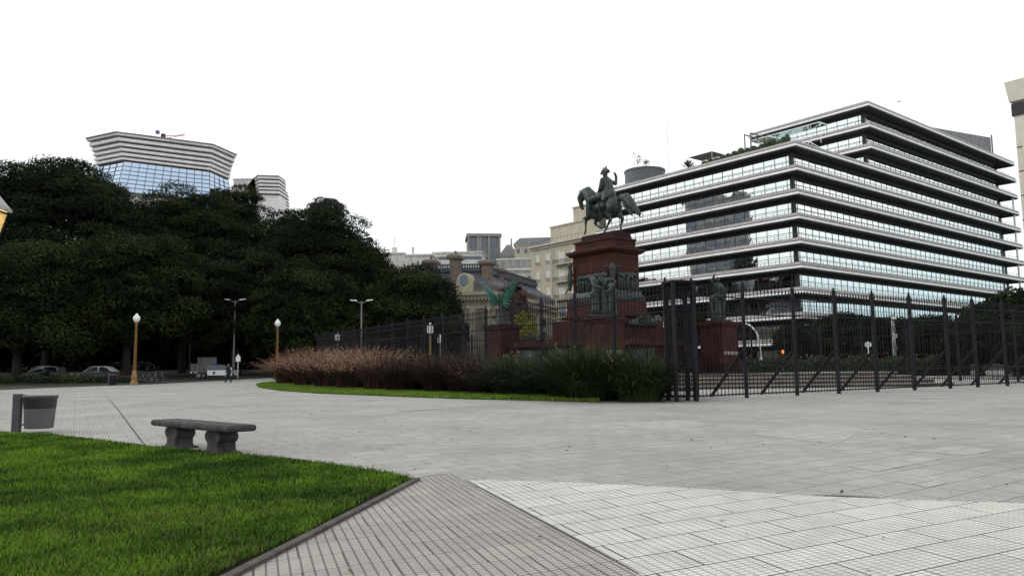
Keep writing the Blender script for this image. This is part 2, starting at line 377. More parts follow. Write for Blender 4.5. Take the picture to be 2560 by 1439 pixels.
# ------------------------------------------------------------------ ground, paving, lawn
ext = 1500
ground = sheet('ground', [(-ext, -60), (ext, -60), (ext, ext), (-ext, ext)], 0, M_soil)
M_pave = paving_mat('plaza_paving', 53, -29, (0.40, 0.382, 0.358), (0.12, 0.11, 0.105), lw=0.16, cell=(0.05, 0.05), stain=0.2, jdark=0.6)
M_paveW = paving_mat('pale_paving', 61, -18, (0.585, 0.56, 0.525), (0.15, 0.14, 0.15), lw=0.13, slab=(0.8, 0.4), cell=(0.08, 0.05), stain=0.10, jw=0.016)
M_paveL = paving_mat('grey_paving', 61, -18, (0.375, 0.347, 0.318), (0.09, 0.078, 0.075), lw=0.19, slab=(0.6, 0.4), cell=(0.075, 0.05), stain=0.10, jw=0.009, jdark=.7)
far_edge = [G(0, 975), G(130, 969), G(280, 963.5), G(440, 957), G(560, 951), G(640, 946.5), G(700, 943)]
P_pave = [(-60, -8), (-60, 46), (-34, 50)] + [(p.x, p.y) for p in far_edge] + [(0, 92), (46, 80), (80, 62), (90, 40), (90, -8)]
pav = sheet('plaza_paving', P_pave, 0.012, M_pave)
whiteA = [G(1165, 1203), G(1290, 1204), G(1400, 1207), G(1700, 1222), G(2032, 1243), G(2200, 1250), G(2560, 1262), G(2900, 1268)]
sheet('pale_paving', [(p.x, p.y) for p in whiteA] + [(12, -2), (1.2, -2)] + [tuple(G(1820, 1560))[:2], tuple(G(1595, 1439))[:2]], 0.017, M_paveW)
sheet('side_paving', [tuple(G(*q))[:2] for q in ((1045, 1197), (1135, 1189), (1163, 1203), (1593, 1439), (1818, 1560))] + [(1.1, -2), (-6, -2)] + [tuple(G(300, 1570))[:2], tuple(G(590, 1438))[:2]], 0.0165, M_paveL)
# joints with weeds and wide dirty seams in the plaza
def seam(px_pts, w, mt, name, dz):
    pts = [G(*p) for p in px_pts]; L, Rr = [], []
    for i, p in enumerate(pts):
        d = (pts[min(i+1, len(pts)-1)]-pts[max(i-1, 0)]); d.z = 0; d.normalize(); nrm = Vector((-d.y, d.x, 0))*(w/2*(1 if 0 < i < len(pts)-1 else 0.4))
        L.append((p+nrm)); Rr.append((p-nrm))
    return sheet(name, [(q.x, q.y) for q in L+Rr[::-1]], dz, mt)
M_moss = mat('mossy_joint', (0.05, 0.08, 0.02), 1, 0.3, 8, col2=(0.09, 0.085, 0.06))
M_joint = mat('dirt_joint', (0.09, 0.08, 0.07), 1, 0.3, 8)
seam([(262, 985), (290, 1018), (325, 1065), (350, 1098), (366, 1118)], 0.035, M_moss, 'paving_joint', 0.016)
seam([(1162, 1202), (1300, 1277), (1450, 1359), (1597, 1440)], 0.022, M_joint, 'paving_joint', 0.021)
seam([(1045, 1195), (1090, 1190), (1135, 1187)], 0.03, M_joint, 'paving_joint', 0.021)
seam([(2030, 1241), (2110, 1243), (2200, 1247)], 0.05, M_joint, 'paving_joint', 0.021)
seam([(1000, 1030), (1060, 1026), (1110, 1023)], 0.16, M_joint, 'paving_joint', 0.016)
M_patch = paving_mat('patch_paving', 53, -18, (0.42, 0.40, 0.375), (0.2, 0.18, 0.17), lw=0.13, stain=0.04)
for q in (((2120, 1168), (2300, 1138), (2362, 1147), (2191, 1182)), ((2240, 1205), (2285, 1195), (2370, 1209), (2320, 1222)),
          ((1870, 1086), (2040, 1062), (2160, 1075), (2090, 1112)), ((2280, 1130), (2390, 1115), (2500, 1128), (2410, 1140)), ((1520, 1060), (1700, 1050), (1790, 1062), (1640, 1076))):
    sheet('paving_patch', [tuple(G(*p))[:2] for p in q], 0.0155, M_patch)

# far pavement, road and its kerbs
M_walk = mat('far_pavement', (0.2, 0.19, 0.18), 0.9, 0.15, 1)
sheet('road', [tuple(G(600, 945.5))[:2], tuple(G(640, 944))[:2], tuple(G(690, 941))[:2], (2, 96), (2, 118), (-58, 104), (-60, 86)], 0.02, M_asph)
rk = MB(); a, b = Vector((-60, 104.4, 0)), Vector((4, 118.6, 0)); n = (b-a).normalized(); nn = Vector((-n.y, n.x, 0))
for i in range(12):
    p, q = a+(b-a)*i/12, a+(b-a)*(i+1)/12
    rk.loft([[(p.x, p.y, gz(0, p.y)-.1), (p.x, p.y, gz(0, p.y)+.16), (p.x+nn.x*.9, p.y+nn.y*.9, gz(0, p.y+.8)+.16), (p.x+nn.x*.9, p.y+nn.y*.9, gz(0, p.y)-.1)],
             [(q.x, q.y, gz(0, q.y)-.1), (q.x, q.y, gz(0, q.y)+.16), (q.x+nn.x*.9, q.y+nn.y*.9, gz(0, q.y+.8)+.16), (q.x+nn.x*.9, q.y+nn.y*.9, gz(0, q.y)-.1)]])
structure(rk.build('road_kerb', M_kerb))

# lawn in the foreground with its kerb
lawn_px = [(-260, 1078), (0, 1084), (130, 1089), (250, 1104), (375, 1121), (540, 1134), (680, 1147), (800, 1161), (900, 1176), (980, 1189), (1020, 1197), (1034, 1203)]
edge_px = [(1034, 1203), (940, 1252), (800, 1325), (690, 1382), (580, 1439), (330, 1570)]
lawn = [tuple(G(*q))[:2] for q in lawn_px+edge_px[1:]] + [(-6, 1), (-16, 1)]
M_turf = mat('turf_soil', (0.012, 0.012, 0.006), 1, 0.3, 6, spec=.05)
structure(sheet('lawn_bed', lawn, 0.03, M_turf))
kb = MB(); pts = [G(*q) for q in edge_px]
kin, kout = [], []
for i, p in enumerate(pts):
    d = pts[min(i+1, len(pts)-1)]-pts[max(i-1, 0)]; d.z = 0; d.normalize(); nr = Vector((-d.y, d.x, 0))
    if nr.x < 0: nr = -nr
    kin.append(p+nr*0.02); kout.append(p+nr*0.08)
kb.loft([[(a.x, a.y, a.z-.05), (b.x, b.y, b.z-.05), (b.x, b.y, b.z+.045), (a.x, a.y, a.z+.05)] for a, b in zip(kin, kout)])
structure(kb.build('lawn_kerb', mat('lawn_kerb_stone', (0.075, 0.062, 0.05), .95, .35, 4, bump=.6)))
P = np.column_stack([rng.uniform(-15, 0, 900000), rng.uniform(3.2, 17.5, 900000)])
keep = rng.random(len(P)) < np.clip(6.0/P[:, 1], 0, 1)**1.1
P = P[keep]
edge_in = [tuple((Vector(G(*q))+Vector((-.04-.03*math.sin(i*2.1), .03, 0)))[:2]) for i, q in enumerate(edge_px)]
lawn_in = [tuple(G(*q))[:2] for q in lawn_px]+edge_in[1:]+[(-6, 1), (-16, 1)]
P = P[inpoly(P, lawn_in)]
# only what the camera side can see, with a margin
P = P[(P[:, 0] > -0.78*P[:, 1]-1.2)]
def fbm(P, f0, seed, octs=4, per=3):
    r2 = np.random.default_rng(seed); o = np.zeros(len(P))
    for k in range(octs):
        for j in range(per):
            a = r2.random()*6.283; f = f0*2**k*r2.uniform(.7, 1.3); o += np.sin((P[:, 0]*np.cos(a)+P[:, 1]*np.sin(a))*f+r2.random()*6.28)/(1.6**k)
    return o/per
tone = np.clip(.5+.45*fbm(P, 1.0, 4), 0, 1); pat = np.clip(fbm(P, 3.5, 9), -1, 1)
ln = rng.uniform(0.025, 0.062, len(P))*(0.75+0.5*tone)
M_grass = mat('lawn_grass', (0.026, 0.072, 0.004), 0.7, col2=(0.135, 0.255, 0.014), scale=0.9, attr=0.5, spec=0.12)
gr = blades('lawn_grass', np.column_stack([P, SL*P[:, 1]+0.03]), ln, 0.007*np.clip(P[:, 1]/7, 1, 2.0), rng.uniform(0.1, 1.0, len(P)), M_grass, segs=2, var=np.clip(0.35*rng.random(len(P))+0.35*tone+0.15*pat+0.12, 0, 1))
tag(gr, 'bright green mown lawn in the near left corner', 'grass', kind='stuff')
dm_ = (rng.random(len(P)) < np.clip(.05+.30*np.clip((8.5-P[:, 1])/4, 0, 1)+.18*pat, 0.02, .5)); PD = P[dm_]
dg_ = blades('dry_grass', np.column_stack([PD+rng.normal(size=PD.shape)*.01, SL*PD[:, 1]+0.03]), rng.uniform(.03, .075, len(PD)), 0.006, rng.uniform(.4, 1.3, len(PD)), mat('dry_grass', (0.045, 0.04, 0.014), .9, col2=(0.14, 0.12, 0.045), scale=2, attr=.6, spec=.1), segs=2)
tag(dg_, 'brownish dry blades mixed into the near part of the lawn', 'grass', kind='stuff')
# lawn strip in front of the ornamental grasses
strip_lo = [(640, 962), (648, 969), (700, 977), (800, 984), (900, 988), (1000, 992), (1100, 996), (1200, 999), (1350, 1002), (1500, 1006)]
strip_hi = [(1500, 1003), (1440, 996), (1350, 990), (1200, 984), (1050, 980), (900, 972), (780, 965), (700, 958), (660, 957)]
strip = [tuple(G(*q))[:2] for q in strip_lo+strip_hi]
structure(sheet('grass_strip_bed', strip, 0.03, M_turf))
sa = np.array(strip); Q = np.column_stack([rng.uniform(sa[:, 0].min(), sa[:, 0].max(), 400000), rng.uniform(sa[:, 1].min(), sa[:, 1].max(), 400000)])
Q = Q[inpoly(Q, strip)][:60000]
M_grass2 = mat('strip_grass', (0.09, 0.17, 0.014), 0.7, col2=(0.17, 0.27, 0.03), scale=0.5, attr=0.4, spec=0.2)
gs = blades('strip_grass', np.column_stack([Q, np.array([gz(0, y) for y in Q[:, 1]])+0.03]), rng.uniform(0.08, 0.15, len(Q)), 0.035, rng.uniform(0.1, 0.7, len(Q)), M_grass2, segs=2)
tag(gs, 'thin bright green grass strip edging the ornamental grass bed', 'grass', kind='stuff')
# planting bed soil under the ornamental grasses and the verge left of it
bed = [tuple(G(*q))[:2] for q in [(672, 953), (700, 958), (780, 965), (900, 972), (1050, 980), (1200, 984), (1350, 990), (1500, 996), (1600, 1003), (1668, 1008)]] + [(4.0, 31), (-1.5, 43), (-11, 60), (-20, 72)]
structure(sheet('planting_bed', bed, 0.022, mat('bed_soil', (0.03, 0.024, 0.02), 1, 0.3, 5)))
# litter
nl = 420
LP = np.column_stack([rng.uniform(-9, 16, nl), rng.uniform(4.5, 26, nl)])
LP = LP[~inpoly(LP, lawn)]; LP = LP[~inpoly(LP, bed)]; nl = len(LP)
lv = leaf_mesh('fallen_leaves', np.column_stack([LP, SL*LP[:, 1]+0.03]), rng.normal(size=(nl, 3))*0.25+np.array([0, 0, 1]), rng.uniform(0.012, 0.035, nl), rng.uniform(0.008, 0.018, nl), mat('dry_leaf', (0.09, 0.06, 0.03), 0.9, 0.4, 9))
tag(lv, 'small dry leaves scattered over the plaza paving', 'leaves', kind='stuff')

# ------------------------------------------------------------------ the big terraced office building
BA = R(38.9); BX = Vector((math.cos(BA), math.sin(BA), 0)); BY = Vector((-math.sin(BA), math.cos(BA), 0))
def corner_at(px, py, Y): p = AT(px, py, Y); return p.x, p.y
BD = 120.0
ox, oy = corner_at(1998, 539, BD)
gro = [357.6, 418, 478, 539, 601, 662, 725, 788, 854]
gz_l = [ZA(ox, oy, y) for y in gro]
step = (gz_l[0]-gz_l[8])/8
ups = [gz_l[0]+step*i for i in (1, 2, 3)]
def along(px, py, O, D):
    r = ray(px, py); A = np.array([[r.x, -D.x], [r.y, -D.y]]); t = np.linalg.solve(A, np.array([O[0], O[1]])); return t[1]
O = (ox, oy)
XR = along(2546, 500, O, BX); YL = along(1492, 590, O, BY); XU = along(2174, 310, O, BX)
OU = (ox+BX.x*XU, oy+BX.y*XU); YU = along(1872, 342, OU, BY)
print('BUILD', XR, YL, XU, YU, step, gz_l)
bz = gz(ox, oy)
office = empty('office_building', (ox, oy, bz), BA, 'huge terraced office block with pale horizontal bands and mirror glass strips', 'building')
M_band = streaky('band_stone', (0.40, 0.36, 0.345), (0.25, 0.22, 0.21), 0.8, 1.2, 0.25, 0.55)
M_lip = streaky('band_lip', (0.84, 0.86, 0.86), (0.66, 0.68, 0.68), 0.5, 1.5, .3, .6)
M_groove = mat('band_groove', (0.03, 0.03, 0.035), 0.8, 0.1, 1)
M_soffit = mat('soffit', (0.055, 0.055, 0.062), 0.7, 0.2, 0.7)
M_spand = mat('spandrel', (0.022, 0.02, 0.024), 0.6, 0.2, 1)
M_mirror = glass_mat('mirror_glass', (0.79, 0.82, 0.81), 0.015, 0.012)
M_mull = mat('mullion', (0.03, 0.033, 0.036), 0.5, 0.1, 2)
SET = 2.0
def level(rect, z, zb, parent, glass_end=7.0, skipglass=False):
    """z: groove height of this band; zb: groove height of the band below"""
    z -= bz; zb -= bz
    x0, y0, x1, y1 = rect
    b = MB().ring(rect, [(-0.75, 0.62), (-0.22, 0.62), (0.0, 0.13), (-0.16, 0.13), (-0.16, 0.0), (-0.75, 0.0)]).build('parapet_band', M_band, parent)
    b.location.z = z
    MB().ring(rect, [(-0.17, 0.125), (-0.10, 0.125), (-0.10, -0.0), (-0.17, -0.0)]).build('shadow_joint', M_groove, b)
    MB().ring(rect, [(-0.2, -0.005), (0.06, -0.005), (0.10, -0.36), (-0.3, -0.43)]).build('lower_lip', M_lip, b)
    so = MB(); so.box(x0+0.1, y0+0.1, -0.55, x1-0.1, y1-0.1, -0.405); so.build('soffit', M_soffit, b)
    if skipglass: return
    gx0, gy0, gx1, gy1 = x0+SET, y0+SET, x1-glass_end, y1-1.0
    top, bot = z-1.18, zb+0.18
    sp = MB(); sp.box(gx0-.05, gy0-.05, z-1.18, gx1+.05, gy1, z-0.551); sp.box(gx0-.06, gy0-.06, zb-0.40, gx1+.06, gy1, zb+0.18); sp.build('spandrel', M_spand, parent)
    g1 = MB(); y = gy0+.3; y2 = gy0+1.0
    while y < gy1-.1:
        y2 = min(y2, gy1-.02); a1, a2, a3 = random.gauss(0, .004), random.gauss(0, .004), random.gauss(0, .004)
        g1.loft([[(gx0+a1, y, bot), (gx0+a2, y, top), (gx0-a1, y2, top), (gx0+a3, y2, bot)], [(gx0+.1, y, bot), (gx0+.1, y, top), (gx0+.1, y2, top), (gx0+.1, y2, bot)]]); y = y2; y2 += 2.05
    wA = g1.build('window_band', M_mirror, parent)
    g2 = MB(); x = gx0+.3; x2 = gx0+1.0
    while x < gx1-.1:
        x2 = min(x2, gx1-.02); a1, a2, a3 = random.gauss(0, .004), random.gauss(0, .004), random.gauss(0, .004)
        g2.loft([[(x, gy0+a1, bot), (x2, gy0+a2, bot), (x2, gy0-a1, top), (x, gy0+a3, top)], [(x, gy0+.1, bot), (x2, gy0+.1, bot), (x2, gy0+.1, top), (x, gy0+.1, top)]]); x = x2; x2 += 2.05
    wB = g2.build('window_band', M_mirror, parent)
    m = MB(); y = gy0+1.0
    while y < gy1: m.cbox(gx0-.02, y, (top+bot)/2, .06, .07, top-bot); y += 2.05
    m.box(gx0-.03, gy0+.3, bot+1.62, gx0+.0, gy1, bot+1.70); m.build('mullions', M_mull, wA)
    m = MB(); x = gx0+1.0
    while x < gx1: m.cbox(x, gy0-.02, (top+bot)/2, .07, .06, top-bot); x += 2.05
    m.box(gx0+.3, gy0-.03, bot+1.62, gx1, gy0+.0, bot+1.70); m.build('mullions', M_mull, wB)
    c = MB(); c.box(gx0-.12, gy0-.12, bot-.1, gx0+.45, gy0+.45, top+.1); c.build('corner_column', M_spand, parent)
    # railing on the band below
    r = MB(); rz = zb+0.62+0.72; i = 1.0
    r.box(x0+i, y0+i, rz, x0+i+.05, y1-i, rz+.05); r.box(x0+i, y0+i, rz, x1-i, y0+i+.05, rz+.05)
    y = y0+i
    while y < y1-i: r.box(x0+i, y, zb+.5, x0+i+.05, y+.05, rz); y += 2.05
    x = x0+i+1
    while x < x1-i: r.box(x, y0+i, zb+.5, x+.05, y0+i+.05, rz); x += 2.05
    r.build('railing', M_mull, parent)
    # dark service bay at the far right end
    d = MB(); d.box(gx1+.1, gy0+1.6, zb+.0, x1-.6, y1-4, z-.551); d.build('service_bay_wall', M_black, parent)
low = gz_l+[bz+0.9]
for i in range(9):
    rect = (0, 0, XR+i*0.35, YL+(4-i)*0.1)
    level(rect, gz_l[i], low[i+1], office, skipglass=False)
for i, z in enumerate(ups):
    level((XU, 0, XR-i*0.3, YU), z, ups[i-1] if i else gz_l[0], office)
MB().box(-.2, -.2, -0.5, XR+2, YL+1, 0.86).build('plinth', M_granite2, office)
# roof of the lower terrace and of the top
MB().box(.8, .8, gz_l[0]-bz-.38, XR-1, YL-1, gz_l[0]-bz+.3).build('terrace_floor', M_conc, office)
MB().box(XU+.8, .8, ups[2]-bz-.38, XR-2, YU-1, ups[2]-bz+.35).build('roof', M_conc, office)
pipe = MB(); pipe.tube([(XR-2.2, .4, 2), (XR-2.2, .4, gz_l[0]-bz+4)], .22, 10); pipe.build('drain_pipe', M_lip, office)
# plant room on the top: leaning wall
yb = 9.0; O9 = (ox+BX.x*0+BY.x*yb, oy+BY.y*yb); ph = MB(); x0r, x1r = along(2322, 318, O9, BX), along(2476, 345, O9, BX)
wq = lambda x, y: (ox+BX.x*x+BY.x*y, oy+BX.y*x+BY.y*y)
za, zb9 = ZA(*wq(x0r, yb), 317)-bz, ZA(*wq(x1r, yb), 344)-bz
ph.loft([[(x0r, yb, ups[2]-bz+.3), (x1r, yb, ups[2]-bz+.3), (x1r, yb+8, ups[2]-bz+.3), (x0r, yb+8, ups[2]-bz+.3)],
         [(x0r, yb, za), (x1r, yb, zb9), (x1r, yb+8, zb9), (x0r, yb+8, za)]])
ph.build('plant_room', streaky('plant_room_wall', (0.26, 0.25, 0.26), (0.16, 0.15, 0.16), 0.9), office)
ph = MB(); ph.tube([(x1r+.2, yb-.2, ups[2]-bz+.3), (x1r+.2, yb-.2, zb9+.7)], .18, 8); ph.build('vent_pipe', M_grey, office)
# drum room at the left end of the terrace
dz = gz_l[0]-bz+.3
def onroof(px, py, inset):
    """local (x,y) on the lower roof, 'inset' metres behind the left face"""
    q = (ox+BX.x*inset, oy+BX.y*inset); return inset, along(px, py, q, BY)
dx_, dy_ = onroof(1612, 440, 7.5)
wp = lambda x, y: (ox+BX.x*x+BY.x*y, oy+BX.y*x+BY.y*y)
ztop = ZA(*wp(dx_, dy_), 428)-bz
drum = MB().lathe([(4.0, dz), (4.0, ztop-.35), (4.12, ztop-.35), (4.12, ztop), (3.7, ztop)], 40, (dx_, dy_)); drum.build('roof_drum', mat('drum_panel', (0.10, 0.11, 0.125), 0.5, 0.15, 1), office)
# portal frame at the end of the upper block
px_, py_ = onroof(1862, 355, 3.0); zt = ZA(*wp(px_, py_), 337)-bz
f = MB(); f.tube([(px_, py_, dz), (px_, py_, zt), (px_+6, py_, zt), (px_+6, py_, dz)], .13, 8); f.tube([(px_, py_-1.2, dz), (px_, py_-1.2, zt), (px_+6, py_-1.2, zt)], .13, 8); f.build('portal_frame', M_grey, office)
# glass room under the upper block
M_clear = glass_mat('terrace_glass', (0.5, 0.58, 0.57), 0.05)
gx, gy0 = onroof(2050, 330, 4.0); _, gy1 = onroof(1875, 370, 4.0)
g = MB(); g.box(gx, gy0, ups[0]-bz-.3, gx+2.4, gy1, ups[0]-bz-.15); c = g.build('glass_canopy', M_clear, office)
g = MB()
for k in range(9):
    yy = gy0+(gy1-gy0)*k/8; g.tube([(gx+.15, yy, dz), (gx+.15, yy, ups[0]-bz-.3)], .06, 6)
g.build('canopy_posts', M_white, office)
# glazed lean-to between the two blocks on the right face
lx0, lx1 = along(2010, 365, O, BX)+1, XU-1
g = MB(); zc = gz_l[0]-bz
g.loft([[(lx0, 1.2, zc+.7), (lx1, 1.2, zc+.7), (lx1, 7, zc+3.4), (lx0, 7, zc+3.4)], [(lx0, 1.2, zc+.8), (lx1, 1.2, zc+.8), (lx1, 7, zc+3.5), (lx0, 7, zc+3.5)]]); gl = g.build('glazed_lean_to', M_clear, office)
g = MB()
for k in range(6):
    xx = lx0+(lx1-lx0)*k/5; g.tube([(xx, 1.15, zc+.85), (xx, 7, zc+3.6)], .07, 6)
g.tube([(lx0+2, 1.3, zc+.8), (lx0+6, 3, zc+2.6), (lx0+9, 1.3, zc+.8)], .09, 6); g.build('white_struts', M_white, gl)

# things standing on the terrace
def shrub_pts(n, r, c, flat=.8):
    d = rng.normal(size=(n, 3)); d /= np.linalg.norm(d, axis=1, keepdims=True)
    return np.array(c)+d*np.array([r, r, r*flat])*(rng.uniform(.55, 1.05, (n, 1))), d
M_leafg = mat('shrub_leaves', (0.025, 0.05, 0.02), 0.7, col2=(0.07, 0.12, 0.045), scale=1, attr=0.5)
def shrub(px, py_top, inset, r, label, group=None):
    x, y = onroof(px, py_top, inset); w = wp(x, y); zz = gz_l[0]+.3
    h = max(ZA(*w, py_top)-zz, .5)
    t = empty('terrace_shrub', (w[0], w[1], zz), 0, label, 'shrub', group)
    C, Nn = shrub_pts(260, r, (0, 0, h*.6), h/2.2/r*1.1); leaf_mesh('foliage', C, Nn, .16, .22, M_leafg, t)
    MB().tube([(0, 0, 0), (.05, 0, h*.6)], .06, 6).build('stem', M_bark, t)
    MB().lathe([(.25, 0), (.34, .4), (.3, .4)], 12).build('pot', M_conc, t)
    return t
spx = [(1762, 404, .7), (1776, 398, .7), (1790, 396, .75), (1806, 390, .8), (1822, 385, .7), (1836, 379, .6), (1852, 372, .7), (1868, 372, .7), (1886, 366, .9), (1905, 362, .7), (1918, 352, .8), (1933, 348, 1.2), (1948, 352, .8), (1958, 345, .6), (1968, 338, .5)]
for q in spx: shrub(q[0], q[1], 1.6, q[2], 'green shrub in the row of planters along the office terrace edge', 'shrubs along the terrace edge')
def palm(px, py, inset):
    x, y = onroof(px, py, inset); w = wp(x, y); zz = gz_l[0]+.3; h = ZA(*w, py)-zz
    t = empty('fan_palm', (w[0], w[1], zz), 0, 'small dark fan palm standing alone on the office terrace', 'palm')
    MB().tube([(0, 0, 0), (0, 0, h*.45)], [.18, .14], 8).build('trunk', M_bark, t)
    n = 46; az = rng.random(n)*6.28; el = rng.uniform(.1, 1.5, n); L = h*.62
    base = np.tile([0, 0, h*.42], (n, 1)); d = np.stack([np.cos(az)*np.cos(el), np.sin(az)*np.cos(el), np.sin(el)], 1)
    s_ = np.stack([-np.sin(az), np.cos(az), 0*az], 1)*.16
    tip = base+d*L*rng.uniform(.8, 1.1, (n, 1)); mid = base+d*L*.6
    V = np.stack([base, mid+s_, tip, mid-s_], 1).reshape(-1, 3); raw_mesh('fronds', V, np.arange(4*n).reshape(n, 4), M_leafg, t, rng.random(4*n))
palm(1720, 399, 2.5)
def sapling(px, py, base_py, label, seed):
    x, y = onroof(px, py, 6.0); w = wp(x, y); zz = ztop+bz; h = ZA(*w, py)-zz
    t = empty('thin_sapling', (w[0], w[1], zz), 0, label, 'sapling')
    r2 = np.random.default_rng(seed)
    b = MB(); b.tube([(0, 0, 0), (.1, .05, h*.5), (0, .1, h*.95)], [.05, .035, .015], 6)
    C = []
    for k in range(9):
        a = r2.random()*6.28; z0 = h*r2.uniform(.3, .9); L = h*.22
        p1 = (math.cos(a)*L, math.sin(a)*L, z0+L*.7); b.tube([(0, 0, z0), p1], [.02, .01], 5)
        C += [[p1[0]+r2.normal()*.22, p1[1]+r2.normal()*.22, p1[2]+r2.normal()*.22] for _ in range(16)]
    b.build('trunk', M_bark, t); leaf_mesh('leaves', np.array(C), r2.normal(size=(len(C), 3)), .08, .12, M_leafg, t)
sapling(1592, 385, 430, 'taller thin sapling with sparse leaves rising behind the roof drum', 3)
sapling(1615, 403, 430, 'shorter thin sapling with sparse leaves rising behind the roof drum', 4)
# flat sunshade
x, y = onroof(1767, 384, 4.0); w = wp(x, y); zz = gz_l[0]+.3; h = ZA(*w, 384)-zz
t = empty('roof_sunshade', (w[0], w[1], zz), BA, 'flat square sunshade on thin posts on the office terrace', 'sunshade')
MB().frustum((-2, -2.6, 2, 2.6), (-.15, -.15, .15, .15), h-.5, h).build('canopy', M_grey, t)
for sx in (-1.9, 1.9):
    for sy in (-2.5, 2.5): MB().tube([(sx, sy, 0), (sx, sy, h-.48)], .04, 6).build('post', M_white, t)
# thin lattice antenna
x, y = onroof(1671, 400, 12); w = wp(x, y); h = ZA(*w, 296)-gz_l[0]-.3
t = empty('roof_antenna', (w[0], w[1], gz_l[0]+.3), 0, 'thin pale radio mast rising behind the office terrace', 'antenna')
MB().tube([(0, 0, 0), (0, 0, h)], .07, 6).build('mast', M_lip, t)
MB().tube([(-.5, 0, h*.72), (.5, 0, h*.72)], .05, 6).build('crossbar', M_lip, t)

# ------------------------------------------------------------------ generic facades
def windows(par, spots, w, h, mt, depth=.12, frame=None, name='window', axis='y', inner=None):
    """spots: (u, z) centres on the plane y=0 (axis y, facing -y) or x=0 (axis x, facing -x)"""
    def mk():
        b = MB()
        if axis == 'y': b.box(-w/2, -.02, -h/2, w/2, depth, h/2)
        else: b.box(-.02, -w/2, -h/2, depth, w/2, h/2)
        o = b.build(name, mt, par)
        if frame:
            f = MB(); t = .09
            for (a0, b0, a1, b1) in ((-w/2-t, -h/2-t, -w/2, h/2+t), (w/2, -h/2-t, w/2+t, h/2+t), (-w/2, h/2, w/2, h/2+t), (-w/2-.12, -h/2-t*1.6, w/2+.12, -h/2)):
                if axis == 'y': f.box(a0, -.09, b0, a1, .0, b1)
                else: f.box(-.09, a0, b0, .0, a1, b1)
            f.build('frame', frame, o)
        return o
    first = None
    for u, z in spots[:100]:
        if first is None: first = mk(); o = first; ch = {first.name: kids(first)}
        else: o = copy_tree(first, par, {k: v for k, v in ch.items()})
        o.location = (u, 0, z) if axis == 'y' else (0, u, z)
    return first

M_beige = streaky('beige_render', (0.50, 0.45, 0.345), (0.36, 0.31, 0.24), 0.85, 1.2, .12, .58)
M_beige_t = mat('beige_trim', (0.54, 0.49, 0.4), 0.8, 0.1, 2)
M_shut = mat('roller_shutter', (0.62, 0.60, 0.55), 0.6, 0.08, 1)
# beige apartment house further along the street front of the office block
yb0 = YL+2.0; yb1 = along(1327, 622, O, BY)
wb = wp(0, yb1); dd = wb[1]
bld = empty('beige_apartment_house', (wb[0], wb[1], gz(*wb)), BA, 'beige apartment house with shuttered windows and iron balconies', 'building')
Lb = yb1-yb0; z0b = gz(*wb)
ztopb = ZA(*wb, 622)-z0b
flo = [ZA(*wb, y)-z0b for y in (639, 681, 723, 765, 806, 848)]
B = MB(); B.box(0, -Lb, 0, 16, 0, ztopb); B.build('wall', M_beige, bld)
B = MB(); B.box(-.7, -Lb, ztopb, 16, .3, ztopb+.35); B.box(-.25, -Lb, ztopb-.5, 0, .05, ztopb); B.build('cornice', M_beige_t, bld)
B = MB(); B.box(3.0, -Lb+.2, ztopb+.35, 15, -3.2, ztopb+4.4); B.box(2.8, -Lb+.2, ztopb+4.4, 15, -3.0, ztopb+4.7); B.box(4.5, -Lb+.2, ztopb+4.7, 14, -9, ztopb+8); B.box(4.3, -Lb+.2, ztopb+8, 14.1, -8.8, ztopb+8.3); B.box(7, -Lb+4, ztopb+8.3, 12, -14, ztopb+10); B.build('penthouse', M_beige, bld)
rl = MB(); rl.box(-.4, -Lb+.3, ztopb+1.15, -.35, -.2, ztopb+1.2)
yy = -.3
while yy > -Lb+.3: rl.box(-.4, yy, ztopb+.35, -.36, yy+.04, ztopb+1.2); yy -= 1.1
rl.build('roof_railing', M_iron, bld)
yw = lambda px: along(px, 660, O, BY)-yb1
u1, u2, u3, u4, u5 = yw(1345), yw(1370.5), yw(1404), yw(1436), yw(1470)
hw = (flo[0]-flo[1])
for k, zt in enumerate(flo):
    mt_ = M_shut if k < 3 else M_darkglass
    for u, w_ in ((u1, 1.3), (u2, 1.35)):
        o = MB().prism_x([(-w_/2, -1.2), (w_/2, -1.2), (w_/2, .75), (w_/4, .95), (-w_/4, .95), (-w_/2, .75)], -.03, .1).build('window', mt_, bld); o.location = (0, u, zt-1.1)
        f = MB(); f.box(-.1, -w_/2-.15, -1.32, 0, w_/2+.15, -1.2); f.box(-.08, -w_/2-.12, -1.2, 0, -w_/2, .8); f.box(-.08, w_/2, -1.2, 0, w_/2+.12, .8); f.build('frame', M_beige_t, o)
        r = MB(); r.box(-.22, -w_/2, -.7, -.19, w_/2, -.66)
        for j in range(9): r.box(-.22, -w_/2+j*w_/8-.015, -1.2, -.19, -w_/2+j*w_/8+.015, -.68)
        r.build('guard_rail', M_iron, o)
    for u, w_ in ((u3, 1.9), (u4, 1.9), (u5, 1.6)):
        o = MB().box(-.03, -w_/2, -1.9, .1, w_/2, .75).build('window', mt_, bld); o.location = (0, u, zt-1.1)
    ya, ybb = u3+1.7, u4-1.8
    o = MB().box(-1.1, ybb, -.16, 0, ya, 0).build('balcony', M_beige_t, bld); o.location = (0, 0, zt-3.05)
    r = MB(); r.box(-1.06, ybb, .92, -1.02, ya, .97)
    q = ybb
    while q < ya: r.box(-1.06, q, 0, -1.03, q+.035, .95); q += .16
    r.box(-1.06, ya-.04, 0, 0, ya, .04); r.box(-1.06, ya-.04, .9, 0, ya, .95); r.build('balcony_railing', M_iron, o)
p = MB(); p.box(-.12, u2-.1-(u2-u1)/-2*1, 0, 0, u2+.1-(u2-u1)/-2*1, ztopb-.5); p.build('downpipe', M_beige_t, bld)
